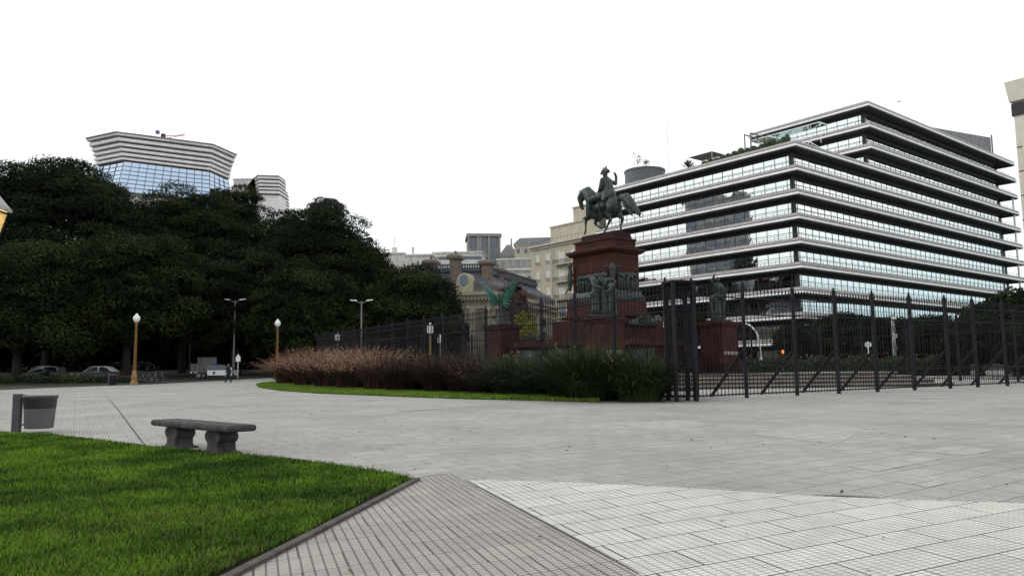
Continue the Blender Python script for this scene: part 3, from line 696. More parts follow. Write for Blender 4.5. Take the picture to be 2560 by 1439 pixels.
p = MB(); p.box(-.14, u2-1.25, 0, 0, u2-.95, ztopb-.5); p.build('pilaster', M_beige_t, bld)

def block(name, px0, px1, py_top, Y, rot, depth, mt, label, rows=(), cols=0, wsize=(1.2, 1.4), wm=None, cat='building', z_from=None, frame=None):
    """plain building whose facade spans px0..px1 with its left corner at depth Y, facade turned by rot"""
    a = AT(px0, py_top, Y); D = Vector((math.cos(rot), math.sin(rot), 0)); L = along(px1, py_top, (a.x, a.y), D)
    z0 = gz(a.x, a.y); H = ZA(a.x, a.y, py_top)-z0
    e = empty(name, (a.x, a.y, z0), rot, label, cat)
    MB().box(0, 0, 0, L, depth, H).build('wall', mt, e)
    MB().box(-.25, -.25, H, L+.25, depth+.25, H+.4).build('parapet', mt, e)
    if rows:
        sp = [((i+.5)*L/cols, H-r) for r in rows for i in range(cols)]
        windows(e, sp, wsize[0], wsize[1], wm or M_darkglass, frame=frame)
    return e, L, H

M_whitew = streaky('white_render', (0.66, 0.64, 0.60), (0.34, 0.32, 0.30), 0.9, .8, .1, .58)
M_greyw = streaky('grey_render', (0.34, 0.33, 0.31), (0.18, 0.17, 0.165), 0.9, .6, .08, .52)
M_tan = streaky('tan_render', (0.42, 0.38, 0.31), (0.26, 0.23, 0.19), 0.9, .6, .1, .55)
# white block between palace and beige house
e, L, H = block('white_apartment_block', 1250, 1334, 682, 205, R(-8), 16, M_whitew, 'white apartment block squeezed between mansard palace and beige house', [3.2*k+1.6 for k in range(9)], 4, (1.0, 1.2), M_darkglass, frame=None)
b = MB(); b.box(-.1, -.5, H+.4, L+.1, 0, H+.55); b.build('eaves', M_greyw, e)
e2, L2, H2 = block('white_apartment_block', 1243, 1334, 650, 222, R(-6), 14, M_whitew, 'stepped upper white block with narrow windows, just above the lower white block', [4.2], 4, (2.2, .9), M_darkglass)
MB().box(0, -.3, H2-2.2, L2, 0, H2-.2).build('concrete_band', M_greyw, e2)
e, L, H = block('old_apartment_house', 1286, 1400, 615, 235, R(-5), 14, M_tan, 'tan old apartment house with slate top behind the white blocks', [1.6, 4.6], 6, (.9, 1.3))
MB().frustum((-.4, -.4, L+.4, 14.4), (1.5, 2, L-1.5, 12), H+.4, H+2.8).build('roof', mat('slate_far', (0.14, 0.15, 0.15), 0.8, 0.2, 1), e)
e, L, H = block('dormered_house', 1250, 1292, 642, 250, R(-4), 14, M_tan, 'small distant house with grey mansard roof right of the concrete tower', [1.5], 3, (.9, 1.2))
MB().frustum((-.4, -.4, L+.4, 14.4), (2, 3, L-2, 11), H+.4, H+4.4).build('roof', _mats['slate_far'], e)
MB().box(L*.6, 3, H+3.5, L*.6+.5, 3.5, H+6.5).build('chimney', M_tan, e)
# concrete tower with deep fins
tw, L, H = block('concrete_tower', 1170, 1250, 587, 262, R(6), 12, M_greyw, 'grey concrete tower top with vertical fins and deep dark windows')
for k in range(3):
    u = (1.6, 5.2, 8.6)[k]*L/10.7
    for r in (0, 1):
        o = MB().box(-.9, -.15, -3.6, .9, .3, 0).build('window', M_darkglass, tw); o.location = (u, 0, H-1.0-r*4.2)
        MB().box(-.9, -.35, -2.2, .9, -.16, -2.0).build('sill_rail', M_grey, o)
for k in range(5):
    u = (.2, 3.3, 4.0, 7.0, 10.5)[k]*L/10.7
    MB().box(u-.3, -.8, H-12, u+.3, 0, H).build('fin', M_greyw, tw)
MB().box(-.5, -.9, H-.6, L+.5, 12, H+.41).build('crown_slab', M_greyw, tw)
# low white walls and roofs left of the palace
e, L, H = block('white_party_wall', 948, 1010, 636, 185, R(-4), 12, M_whitew, 'stained white blank gable wall beside the tree canopy')
MB().box(L*.45, 2, H+.4, L*.45+1.0, 3, H+2.0).build('chimney', M_whitew, e)
MB().tube([(L*.45+.5, 2.5, H+2), (L*.45+.5, 2.5, H+5)], .06, 6).build('aerial', M_grey, e)
e, L, H = block('white_party_wall', 1012, 1080, 640, 178, R(-3), 12, M_whitew, 'white blank wall with a thin flue, directly left of the palace chimneys')
MB().box(L*.2, 2, H+.4, L*.2+.5, 2.5, H+2.4).build('flue', M_whitew, e)
e, L, H = block('white_party_wall', 1082, 1205, 634, 190, R(-3), 12, M_whitew, 'long low white roof house behind the palace chimneys', [1.2], 5, (2.4, .8))

# ------------------------------------------------------------------ mansard palace
pa = AT(1228, 730, 100.0); PA = R(-3)+0.0
RA = R(70)   # direction (from +X) of the receding right side
pal = empty('mansard_palace', (pa.x, pa.y, gz(pa.x, pa.y)), 0, 'old stone palace with slate mansard roof, chimneys and round dormer window', 'building')
pz = gz(pa.x, pa.y)
hz = lambda py: ZA(pa.x, pa.y, py)-pz
dl = Vector((-math.cos(R(-4)), -math.sin(R(-4)), 0)); dr = Vector((math.cos(R(68)), math.sin(R(68)), 0))
WL = along(1010, 730, (pa.x, pa.y), dl); WR = 26.0
def pp(a, b, z): v = dl*a+dr*b; return (v.x, v.y, z)
def pbox(mb, a0, b0, z0, a1, b1, z1, top=None):
    t = top or (a0, b0, a1, b1)
    return mb.loft([[pp(a0, b0, z0), pp(a1, b0, z0), pp(a1, b1, z0), pp(a0, b1, z0)], [pp(t[0], t[1], z1), pp(t[2], t[1], z1), pp(t[2], t[3], z1), pp(t[0], t[3], z1)]])
M_pal = streaky('palace_stone', (0.21, 0.19, 0.15), (0.12, 0.105, 0.085), 0.9, .8, .15, .5)
M_pal_t = mat('palace_trim', (0.30, 0.26, 0.2), 0.9, 0.2, 2)
M_slate = mat('slate', (0.055, 0.06, 0.075), 0.6, 0.2, 1.2, bump=.3)
M_slate2 = mat('lead_trim', (0.065, 0.07, 0.085), 0.6, 0.2, 2)
M_brickc = mat('chimney_brick', (0.15, 0.115, 0.095), 0.95, 0.3, 2)
zc0, zc1 = hz(737), hz(728); zr1 = hz(672); zb = hz(652)
b = MB(); pbox(b, 0, 0, 0, WL, WR, zc0); b.build('wall', M_pal, pal)
b = MB(); pbox(b, -.6, -.6, zc0, WL, WR, zc1); pbox(b, -.25, -.25, zc0-.35, WL, WR, zc0); pbox(b, -.12, -.12, zc0-1.7, WL, WR, zc0-1.35)
k = 0
while k < WL: pbox(b, k, -.45, zc0-.65, k+.22, -.25, zc0-.35); k += .45
k = 0
while k < WR: pbox(b, -.45, k, zc0-.65, -.25, k+.22, zc0-.35); k += .45
cor = b.build('cornice', M_pal_t, pal)
b = MB(); pbox(b, .1, .1, zc1, WL, WR-.1, zc1+1.0, (.3, .3, WL, WR-.3)); b.build('attic_band', mat('attic_band', (0.10, 0.085, 0.08), .9, .2, 1), pal)
b = MB(); zz0 = zc1+1.0
for i in range(6):   # bell-cast mansard
    t0, t1 = i/6, (i+1)/6; o0, o1 = .4+2.1*math.sin(t0*1.4)**1.3, .4+2.1*math.sin(t1*1.4)**1.3
    pbox(b, o0, o0, zz0+(zr1-zz0)*t0, WL, WR-o0, zz0+(zr1-zz0)*t1, (o1, o1, WL, WR-o1))
b.build('mansard_roof', M_slate, pal)
b = MB(); pbox(b, 2.2, 2.2, zr1, WL, WR-2.2, zr1+.55); bal = b.build('roof_cornice', M_slate2, pal)
b = MB(); pbox(b, 2.3, 2.3, zb-.18, WL, 2.5, zb); pbox(b, 2.3, 2.3, zb-.18, 2.5, WR-2.3, zb)
k = 2.4
while k < WR-2.4:
    if k < WL: pbox(b, k, 2.35, zr1+.5, k+.13, 2.47, zb-.15)
    pbox(b, 2.35, k, zr1+.5, 2.47, k+.13, zb-.15); k += .33
b.build('balustrade', M_slate2, pal)
def aon(px, py, b_): q = pp(0, b_, 0); return along(px, py, (pa.x+q[0], pa.y+q[1]), dl)
def chim(a0, b0, ztop, w=.75):
    b = MB(); pbox(b, a0-w/2, b0-w/2, zr1-3.0, a0+w/2, b0+w/2, ztop-1.0)
    pbox(b, a0-w/2, b0-w/2, ztop-1.0, a0+w/2, b0+w/2, ztop-.75, (a0-w*.78, b0-w*.78, a0+w*.78, b0+w*.78))
    pbox(b, a0-w*.78, b0-w*.78, ztop-.75, a0+w*.78, b0+w*.78, ztop-.45); pbox(b, a0-w*.78, b0-w*.78, ztop-.45, a0+w*.78, b0+w*.78, ztop-.2, (a0-w*.5, b0-w*.5, a0+w*.5, b0+w*.5))
    c = b.build('chimney', M_brickc, pal)
    b = MB(); v = pp(a0, b0, 0); b.lathe([(.16, ztop-.2), (.14, ztop+.3), (.1, ztop+.3)], 8, (v[0], v[1])); b.build('chimney_pot', M_brickc, c)
chim(aon(1139, 640, 1.0), 1.0, hz(628), 1.1); chim(aon(1078, 640, 3.5), 3.5, hz(633), 1.1); chim(aon(1056, 650, 5.0), 5.0, hz(645), .9)
chim(aon(1218, 640, 2.3), 2.3, hz(640), 1.1); chim(aon(1245, 645, 9), 9, hz(644), 1.2)
# round dormer with its stone surround
ad = aon(1161, 708, .1)
v = pp(ad, -.15, 0)
dn = MB(); 
for (hh, z0_, z1_) in ((1.15, 0, 1.0), ):
    pbox(dn, ad-hh, -.2, zc1, ad+hh, 1.2, zc1+.9)
ringpts = []
for k in range(13):
    a = math.pi*k/12; ringpts.append((ad+1.0*math.cos(a), zc1+.9+1.6*math.sin(a)))
dn.loft([[pp(a, -.1, z) for a, z in ringpts], [pp(a, 1.6, z) for a, z in ringpts]])
dm = dn.build('dormer', mat('dormer_stone', (0.36, 0.33, 0.23), .9, .2, 2), pal)
dn = MB(); cz = zc1+1.45
oval = [(ad+.5*math.cos(2*math.pi*k/16), cz+.78*math.sin(2*math.pi*k/16)) for k in range(16)]
dn.loft([[pp(a, -.2, z) for a, z in oval], [pp(a, 0, z) for a, z in oval]]); dn.build('oval_window', M_darkglass, dm)
# windows of the front and the side
for (aa, w_) in ((aon(1165, 800, 0), 2.2), (aon(1110, 800, 0), 1.8), (aon(1060, 800, 0), 1.8)):
    b = MB(); pbox(b, aa-w_/2, -.03, hz(852), aa+w_/2, .05, hz(812)); o = b.build('window', M_darkglass, pal)
    b = MB(); pbox(b, aa-w_/2-.2, -.16, hz(805), aa+w_/2+.2, 0, hz(800)); b.build('lintel', M_pal_t, o)
    b = MB(); pbox(b, aa-w_/2-.15, -.1, hz(852)-.3, aa+w_/2+.15, 0, hz(852)); b.build('sill', M_pal_t, o)
for k in range(4):
    b = MB(); bb = 4+k*5.2; pbox(b, -.03, bb-.8, hz(850), .05, bb+.8, hz(775)); b.build('window', M_darkglass, pal)
for a_ in (.1, aon(1140, 800, 0), aon(1188, 800, 0), aon(1085, 800, 0)): b = MB(); pbox(b, a_, -.16, 0, a_+.7, 0, zc0-1.7); b.build('pilaster', M_pal_t, pal)
for bb in (.1, 6, 11.2, 16.4): b = MB(); pbox(b, -.16, bb, 0, 0, bb+.7, zc0-1.7); b.build('pilaster', M_pal_t, pal)

# ------------------------------------------------------------------ striped high-rise on the left
def striped(name, pl, tops, stripes, label, back, flare=1.2, glass=True):
    """pl: plan points (px, depth) left to right; heights from py at second point"""
    P_ = [AT(px, py, Y) for (px, Y), py in zip(pl, tops)]
    base = P_[1]; z0 = gz(base.x, base.y)
    e = empty(name, (base.x, base.y, z0), 0, label, 'building')
    loc = [Vector((p.x-base.x, p.y-base.y, 0)) for p in P_]
    n = len(loc); cx = sum(p.x for p in loc)/n; ctr = Vector((cx, 30, 0))
    bk = [Vector((loc[-1].x-20, loc[-1].y+back, 0)), Vector((loc[0].x+4, loc[0].y+back, 0))]
    def ringat(off, z):
        return [tuple(p+(p-ctr).normalized()*off+Vector((0, 0, z))) for p in loc+bk]
    return e, ringat, lambda py: ZA(base.x, base.y, py)-z0
M_strw = streaky('striped_white', (0.82, 0.80, 0.79), (0.70, 0.67, 0.65), .8, .3, .3, .6)
M_strr = mat('striped_red', (0.09, 0.02, 0.025), .7, .2, 1)
M_bglass = glass_mat('blue_glass', (0.42, 0.52, 0.66), 0.04, .01)
e, rg, hz_ = striped('striped_tower', [(240, 211), (309, 206), (527, 218), (576, 228)], [352, 339, 369, 396], None, 'broad high tower with red and white stripes over a slanted blue glass front', 30)
ys = [339, 348, 360, 371, 382, 393, 403]
offs = [2.6, 1.9, 1.2, .7, .35, .1, 0]
for i in range(6):
    z1_, z0_ = hz_(ys[i]), hz_(ys[i+1])
    MB().loft([rg(offs[i]-.05, z0_+.52), rg(offs[i], z1_-.0)]).build('white_band', M_strw, e)
    MB().loft([rg(offs[i+1]-1.1, z0_-.02), rg(offs[i+1]-1.1, z0_+.53)]).build('red_window_strip', M_strr, e)
MB().loft([rg(offs[0], hz_(339)), rg(3.0, hz_(338)), rg(3.0, hz_(336))]).build('roof_edge', M_greyw, e)
MB().loft([rg(-1.0, 0), rg(-1.0, hz_(402))]).build('wall', M_strw, e)
r0, r1 = rg(1.6, hz_(480)), rg(-.6, hz_(403)); fr = lambda r: r[:4]+[tuple(Vector(p)) for p in rg(-6, r[0][2])[:4][::-1]]
gm = MB().loft([fr(r0), fr(r1)]).build('slanted_glass', M_bglass, e)
ml = MB()
for seg in range(3):
    for k in range((4, 11, 4)[seg]+1):
        t_ = k/(4, 11, 4)[seg]; a0 = Vector(r0[seg]).lerp(Vector(r0[seg+1]), t_); a1 = Vector(r1[seg]).lerp(Vector(r1[seg+1]), t_)
        ml.tube([a0+Vector((0, -.1, 0)), a1+Vector((0, -.1, 0))], .08, 5)
    for k in range(1, 7):
        t_ = k/7; ml.tube([Vector(r0[seg]).lerp(Vector(r1[seg]), t_)+Vector((0, -.12, 0)), Vector(r0[seg+1]).lerp(Vector(r1[seg+1]), t_)+Vector((0, -.12, 0))], .06, 5)
ml.build('glazing_bars', M_grey, gm)
rb = MB(); q = AT(352, 345, 222)-e.location; q2 = AT(440, 350, 222)-e.location; rb.box(q.x, q.y, hz_(345)-2, q2.x, q.y+10, hz_(334)); rb.build('roof_plant_room', M_greyw, e)
zroof = e.location.z+hz_(339)
# roof crane and the small box on a mast
q = AT(408, 345, 226); zz = ZA(q.x, q.y, 345); cr_ = empty('roof_crane', (q.x, q.y, zz), 0, 'small red cleaning crane lying on the striped tower roof', 'crane')
b = MB(); b.box(-.5, -.5, -3, .5, .5, 1.2); b.build('base', M_strr, cr_)
b = MB(); b.tube([(0, 0, .5), (6.4, 0, .9)], .12, 5); b.tube([(0, 0, -.3), (6.4, 0, .8)], .1, 5)
for k in range(6): b.tube([(k, 0, .5+.06*k), (k+.5, 0, -.25+.17*k)], .05, 4)
b.build('jib', mat('crane_red', (0.45, 0.1, 0.1), .6, .1, 1), cr_)
q = AT(394, 330, 226); zz = ZA(q.x, q.y, 345)
sb = empty('beacon_mast', (q.x, q.y, zz-2), 0, 'tiny dark beacon box on a thin mast above the striped tower', 'beacon')
hb = ZA(q.x, q.y, 331)-zz+2; MB().tube([(0, 0, 0), (0, 0, hb)], .04, 5).build('mast', M_grey, sb); MB().box(-.45, -.45, hb-.4, .45, .45, hb+.5).build('box', mat('beacon', (0.1, .1, .25), .6, .1, 1), sb)
# its lower wing on the right
e, rg, hz_ = striped('striped_wing', [(643, 230), (650, 227), (700, 228), (716, 234)], [455, 446, 441, 446], None, 'narrow striped tower block right of the broad striped tower', 20)
ys = [444, 452, 461, 469, 477, 486]; offs = [1.6, 1.2, .9, .5, .25, 0]
for i in range(5):
    z1_, z0_ = hz_(ys[i]), hz_(ys[i+1])
    MB().loft([rg(offs[i], z0_+.40), rg(offs[i], z1_)]).build('white_band', M_strw, e)
    MB().loft([rg(offs[i+1]-.7, z0_-.02), rg(offs[i+1]-.7, z0_+.46)]).build('red_window_strip', M_strr, e)
MB().loft([rg(1.5, hz_(444)), rg(1.9, hz_(443)), rg(1.9, hz_(441))]).build('roof_edge', M_greyw, e)
MB().loft([rg(-.7, 0), rg(-.7, hz_(485))]).build('wall', M_strw, e)
e, L, H = block('pale_annex', 584, 652, 450, 240, R(-4), 14, M_strw, 'low pale annex joining the two striped blocks', [2.0], 6, (1.2, .7))

# ------------------------------------------------------------------ tall white corner block at the right border
q = AT(2536, 300, 100); z0 = gz(q.x, q.y)
rt = empty('white_corner_tower', (q.x, q.y, z0), BA, 'tall white apartment building cut by the right edge of the photo', 'building')
h0 = ZA(q.x, q.y, 250)-z0
M_wt = mat('white_panels', (0.66, 0.62, 0.52), .7, .05, 1)
TY = -34.0
MB().box(0, TY, 0, 20, 0, h0-.6).build('wall', M_wt, rt)
b = MB(); b.ring((0, TY, 20, 0), [(-.5, h0-.6), (.35, h0-.3), (.65, h0+2.4), (-.5, h0+2.5)]); b.build('cornice', M_wt, rt)
b = MB(); b.box(-.2, TY-.2, h0-2.2, 20.2, .2, h0-.61); b.build('dark_frieze', M_spand, rt)  # near-black band round the wall just below the cornice
for k in range(9):
    zz = h0-6.5-k*3.2
    MB().box(-.04, TY, zz, 0, 0, zz+.12).build('panel_joint', M_spand, rt)
for k in range(9):
    zz = h0-7.6-k*3.4
    for j in range(4):
        o = MB().box(-.75, -1.5, -.4, .0, 1.3, 2.6).build('window_bay', M_wt, rt); o.location = (0, -2.2-j*7.5, zz)
        MB().box(-.80, -1.1, .3, -.751, .9, 2.0).build('window', M_darkglass, o)

# ------------------------------------------------------------------ monument
MCX, MCY, MZ = 6.31, 52.3, 0.0
TZ = 0.86+0.36                     # terrace top, world z (rounded below from the photo)
t_l, t_r = G(1660, 975), G(2385, 964)
tz = ZA(t_l.x, t_l.y+1.2, 931); tz2 = ZA(t_r.x, t_r.y+1.2, 931); TZ = (tz+tz2)/2
print('TERRACE', t_l, t_r, tz, tz2)
# stepped terrace: the plan widens to the left behind the planting
M_stepr = mat('step_stone', (0.085, 0.065, 0.062), .9, .3, 2, bump=.3)
M_tread = mat('tread_stone', (0.30, 0.27, 0.23), .85, .15, 2)
ter = empty('stone_terrace', (t_l.x, t_l.y, t_l.z), 0, 'wide low stone terrace with three steps carrying the monument', 'terrace')
dv = (t_r-t_l); dv.z = 0; Lr = dv.length; dv.normalize(); nv = Vector((-dv.y, dv.x, 0))
A0 = Vector((0, 0, 0)); Lw = -0.8
def tpoly(ins): return [tuple((dv*(Lw+ins*.8)+nv*ins)[:2]), tuple((dv*(Lr-ins)+nv*ins)[:2]), tuple((dv*(Lr+2-ins)+nv*26)[:2]), tuple((dv*(Lw-13.5+ins*.8)+nv*26)[:2])]
Hh = TZ-t_l.z; ns = 4
for i in range(ns):
    z0_, z1_ = -0.3, Hh*(i+1)/ns
    MB().prism(tpoly(i*.62), z0_ if i == 0 else Hh*i/ns-.02, z1_-.05).build('riser', M_stepr, ter)
    MB().prism(tpoly(i*.62-.03), z1_-.05, z1_).build('tread', M_tread if i in (0, 1, 2) else M_tread, ter)

mon = empty('monument_pedestal', (MCX, MCY, TZ), BA, 'tall red granite monument pedestal with dark bronze relief panels', 'monument')
mx_, my_ = 1.25, 1.85       # half sizes of the shaft in the grid frame (x right, y away left)
mcor = (MCX-BX.x*mx_-BY.x*my_, MCY-BX.y*mx_-BY.y*my_)
mh = lambda py, e=0.0: ZA(mcor[0]-(BX.x+BY.x)*e, mcor[1]-(BX.y+BY.y)*e, py)-TZ
def mlev(b, ex, z0, z1, ex2=None):
    ex2 = ex if ex2 is None else ex2
    b.frustum((-mx_-ex, -my_-ex, mx_+ex, my_+ex), (-mx_-ex2, -my_-ex2, mx_+ex2, my_+ex2), z0, z1)
z_top, z_a, z_b, z_c, z_d = mh(589), mh(611), mh(617), mh(628), mh(722)
z_e, z_f, z_g = mh(736, .25), mh(782, .4), mh(795, .9)
b = MB(); mlev(b, -.12, z_a, z_top-.12); mlev(b, -.05, z_top-.12, z_top); b.build('top_block', M_granite, mon)
b = MB(); mlev(b, .02, z_b+.06, z_a+.04, -.05); mlev(b, .34, z_b-.12, z_b+.06); mlev(b, .12, z_c, z_b-.12, .30); b.build('cornice', M_granite, mon)
b = MB(); mlev(b, 0, z_d, z_c); b.build('shaft', M_granite, mon)
b = MB(); mlev(b, .04, mh(672)-.05, mh(672)+.05); mlev(b, .03, mh(640)-.04, mh(640)); b.build('string_course', M_granite, mon)
b = MB(); mlev(b, .22, z_e, z_d+.02, .04); mlev(b, .30, z_e-.25, z_e); b.build('bronze_frieze', M_bronze_dk, mon)
b = MB(); mlev(b, .38, z_f, z_e-.25, .28); b.build('middle_base', M_granite, mon)
b = MB(); mlev(b, .62, z_f-.18, z_f); mlev(b, .95, z_g, z_f-.3, .55); b.build('base_moulding', M_granite, mon)
b = MB(); mlev(b, 1.05, 0, z_g); b.build('lower_base', M_granite, mon)
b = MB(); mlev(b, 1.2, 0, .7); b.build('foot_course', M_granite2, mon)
# bronze relief panels with crowded little figures
def relief(face, c, w, z0, z1, n, name, seed):
    r2 = random.Random(seed); b = MB()
    def P3(u, z, o): return (-o, u, z) if face == 'x' else (u, -o, z)
    lo, hi = P3(c-w/2, z0, 0), P3(c+w/2, z1, .05)
    pts = [P3(c-w/2, z0, 0), P3(c+w/2, z0, 0), P3(c+w/2, z1, 0), P3(c-w/2, z1, 0)]; pts2 = [P3(c-w/2, z0, .05), P3(c+w/2, z0, .05), P3(c+w/2, z1, .05), P3(c-w/2, z1, .05)]
    b.loft([pts, pts2])
    for i in range(n):
        u = c-w/2+w*(i+.5)/n+r2.uniform(-.05, .05); hgt = (z1-z0)*r2.uniform(.5, .8); 
        b.limb(P3(u, z0, .05), .10, P3(u+r2.uniform(-.05, .05), z0+hgt*.75, .08), .12, 8); b.ell(P3(u, z0+hgt*.75+.22, .1), (.09, .09, .11), None, 8, 6)
        b.limb(P3(u, z0+hgt*.6, .1), .05, P3(u+r2.uniform(-.3, .3), z0+hgt*r2.uniform(.4, 1.1), .16), .04, 6)
    o = b.build(name, M_bronze_dk, mon, True)
    off = -mx_ if face == 'x' else -my_
    if face == 'x': o.location = (off, 0, 0)
    else: o.location = (0, off, 0)
    return o
relief('x', -.05, 2.9, mh(719), mh(678), 11, 'bronze_relief', 1)
relief('y', .05, 1.9, mh(719), mh(676), 8, 'bronze_relief', 2)
o = relief('x', -.9, 1.6, mh(838, 1), mh(800, 1), 6, 'small_relief', 3); o.location.x = -mx_-1.05
b = MB(); b.ell((-mx_-.1, -my_-.1, mh(672)), (.22, .22, .42), None, 10, 8); b.limb((-mx_-.1, -my_-.1, mh(676)), .2, (-mx_-.15, -my_-.15, mh(705)), .1)
b.limb((-mx_-.1, -my_-.1, mh(668)), .08, (-mx_-.3, -my_+.4, mh(664)), .05); b.limb((-mx_-.1, -my_-.1, mh(668)), .08, (-mx_+.4, -my_-.3, mh(664)), .05)
b.build('corner_trophy', M_bronze_dk, mon, True)
for sgn, py0 in ((1, 655),):
    b = MB(); yy = my_+.1
    b.chain(((-mx_-.15, yy, mh(660)), .16), ((-mx_-.2, yy, mh(690)), .2), ((-mx_-.2, yy, mh(712)), .1)); b.ell((-mx_-.2, yy, mh(650)), (.16, .16, .24)); b.limb((-mx_-.2, yy, mh(700)), .07, (-mx_-.55, yy+.1, mh(722)), .05)
    b.build('corner_trophy', M_bronze, mon, True)
# granite shell ornament on the right side
b = MB(); zs = mh(797, 1.05); xs = .1
b.prism_y([(-1.5+xs, zs-.35), (1.5+xs, zs-.35), (1.1+xs, zs-.05), (.5+xs, zs+.12), (0+xs, zs+.35), (-.5+xs, zs+.12), (-1.1+xs, zs-.05)], -my_-1.45, -my_-1.05)
for k in range(7): a = math.pi*(k+.5)/7; b.limb((xs, -my_-1.5, zs-.2), .05, (xs+.6*math.cos(a), -my_-1.5, zs-.2+.5*math.sin(a)), .09, 6)
b.build('shell_ornament', M_bronze_dk, mon, True)

# plinth walls that join the four corner pedestals
NX, NY = 5.85, 4.65
low_ = empty('monument_platform', (MCX, MCY, TZ), BA, 'red granite platform wall with dark relief panels between the statue pedestals', 'platform')
zpl = ZA(*(MCX-BX.x*NX, MCY-BX.y*NX), 851)-TZ
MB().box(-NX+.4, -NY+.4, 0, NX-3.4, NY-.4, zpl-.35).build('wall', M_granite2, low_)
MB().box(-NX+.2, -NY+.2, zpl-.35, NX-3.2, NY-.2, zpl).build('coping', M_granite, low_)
for k in range(2):
    o = relief('x', 1.6-k*3.2, 2.6, .35, zpl-.55, 7, 'relief_panel', 5+k); o.parent = low_; o.location = (-NX+.4, 0, 0)
o = relief('y', -1.5, 2.2, .35, zpl-.55, 6, 'relief_panel', 9); o.parent = low_; o.location = (0, -NY+.4, 0)
# stairs up on the right side
st = empty('monument_stairs', (MCX, MCY, TZ), BA, 'red granite stairs rising to the monument beside the near pedestal', 'stairs')
for k in range(9):
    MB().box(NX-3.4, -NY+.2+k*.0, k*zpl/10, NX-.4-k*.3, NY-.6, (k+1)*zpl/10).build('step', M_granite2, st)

def pedestal(x, y, px, pytop, w, label, hpx=None):
    wx, wy = MCX+BX.x*x+BY.x*y, MCY+BX.y*x+BY.y*y
    h = ZA(wx, wy, pytop)-TZ
    e = empty('statue_pedestal', (wx, wy, TZ), BA, label, 'pedestal', 'corner pedestals of the monument')
    MB().frustum((-w/2-.1, -w/2-.1, w/2+.1, w/2+.1), (-w/2-.05, -w/2-.05, w/2+.05, w/2+.05), 0, .6).build('base', M_granite2, e)
    MB().frustum((-w/2, -w/2, w/2, w/2), (-w/2+.05, -w/2+.05, w/2-.05, w/2-.05), .6, h-.35).build('die', M_granite, e)
    b = MB(); b.frustum((-w/2-.02, -w/2-.02, w/2+.02, w/2+.02), (-w/2-.1, -w/2-.1, w/2+.1, w/2+.1), h-.35, h-.15); b.box(-w/2-.12, -w/2-.12, h-.15, w/2+.12, w/2+.12, h); b.build('cap', M_granite, e)
    MB().box(-w/2+.15, -w/2-.03, h*.35, w/2-.15, -w/2+.02, h*.35+.22).build('inscription_plate', M_conc, e)
    return (wx, wy, TZ+h)
pN = pedestal(-NX+.5, -NY-.3, 0, 793, 1.6, 'red granite corner pedestal under the embracing figures, nearest the camera')
pL = pedestal(-NX+.55, NY-.1, 0, 812, 1.7, 'red granite corner pedestal under the winged statue, on the left')
pR = pedestal(NX, -NY, 0, 805, 1.8, 'red granite corner pedestal under the single standing figure, on the right')
print('PED', [PX(p) for p in (pN, pL, pR)])

# ---- horse and rider
HS = 1.45; RM = Matrix.Translation((-.28, 0, -.66)) @ Matrix.Scale(2.05, 4)
zh = ZA(MCX, MCY, 592)
hr = empty('equestrian_statue', (MCX, MCY, TZ+z_top+.42), BA+R(90), 'green bronze statue of a uniformed rider on a walking horse', 'statue')
hb = MB(); hb.m = Matrix.Scale(HS, 4)
hb.ell((0, 0, 1.25), (.80, .37, .42)); hb.ell((.52, 0, 1.28), (.43, .34, .47)); hb.ell((-.56, 0, 1.31), (.49, .38, .45)); hb.ell((-.05, 0, 1.18), (.55, .37, .37))
hb.chain(((.60, 0, 1.44), .37), ((.84, 0, 1.90), .31), ((1.10, 0, 2.22), .245), ((1.38, 0, 2.27), .185))          # arched neck
hb.chain(((.44, 0, 1.66), .17), ((.70, 0, 2.12), .13), ((1.0, 0, 2.42), .10), ((1.36, 0, 2.42), .07))            # crest, mane
hb.chain(((1.42, 0, 2.24), .17), ((1.57, 0, 2.05), .16), ((1.54, 0, 1.79), .12), ((1.46, 0, 1.58), .10), ((1.42, 0, 1.51), .08))
hb.ell((1.46, 0, 2.02), (.14, .13, .17)); hb.limb((1.48, .08, 2.34), .04, (1.6, .12, 2.45), .014); hb.limb((1.48, -.08, 2.34), .04, (1.6, -.12, 2.45), .014)
hb.limb((1.58, 0, 2.26), .06, (1.72, 0, 1.98), .025); hb.limb((1.62, .03, 2.24), .05, (1.76, .04, 2.08), .02)                                                                # forelock
for sy, leg in ((1, 'f_up'), (-1, 'f_back')):
    y = .17*sy
    if leg == 'f_up': hb.chain(((.58, y, 1.15), .17), ((.78, y*1.1, .98), .12), ((1.02, y*1.1, .86), .075), ((1.05, y*1.1, .60), .052), ((1.06, y*1.1, .36), .05), ((1.12, y*1.1, .26), .045))
    else: hb.chain(((.55, y, 1.1), .16), ((.66, y, .86), .11), ((.78, y, .70), .07), ((.62, y, .55), .05), ((.50, y, .48), .05), ((.42, y, .42), .045))
hb.ell((1.14, .19, .21), (.075, .06, .05)); hb.ell((.37, -.17, .40), (.06, .055, .06))
hb.chain(((-.62, .18, 1.2), .24), ((-.48, .2, .92), .15), ((-.60, .2, .66), .085), ((-.42, .2, .40), .055), ((-.22, .2, .14), .052)); hb.ell((-.14, .2, .055), (.09, .065, .055))
hb.chain(((-.68, -.18, 1.2), .24), ((-.72, -.2, .90), .15), ((-.98, -.2, .66), .085), ((-.86, -.2, .38), .055), ((-.84, -.2, .12), .052)); hb.ell((-.80, -.2, .055), (.09, .065, .055))
horse = organic(hb, 'horse_body', M_bronze, hr, .055, 2)
tb = MB(); tb.m = Matrix.Scale(HS, 4)
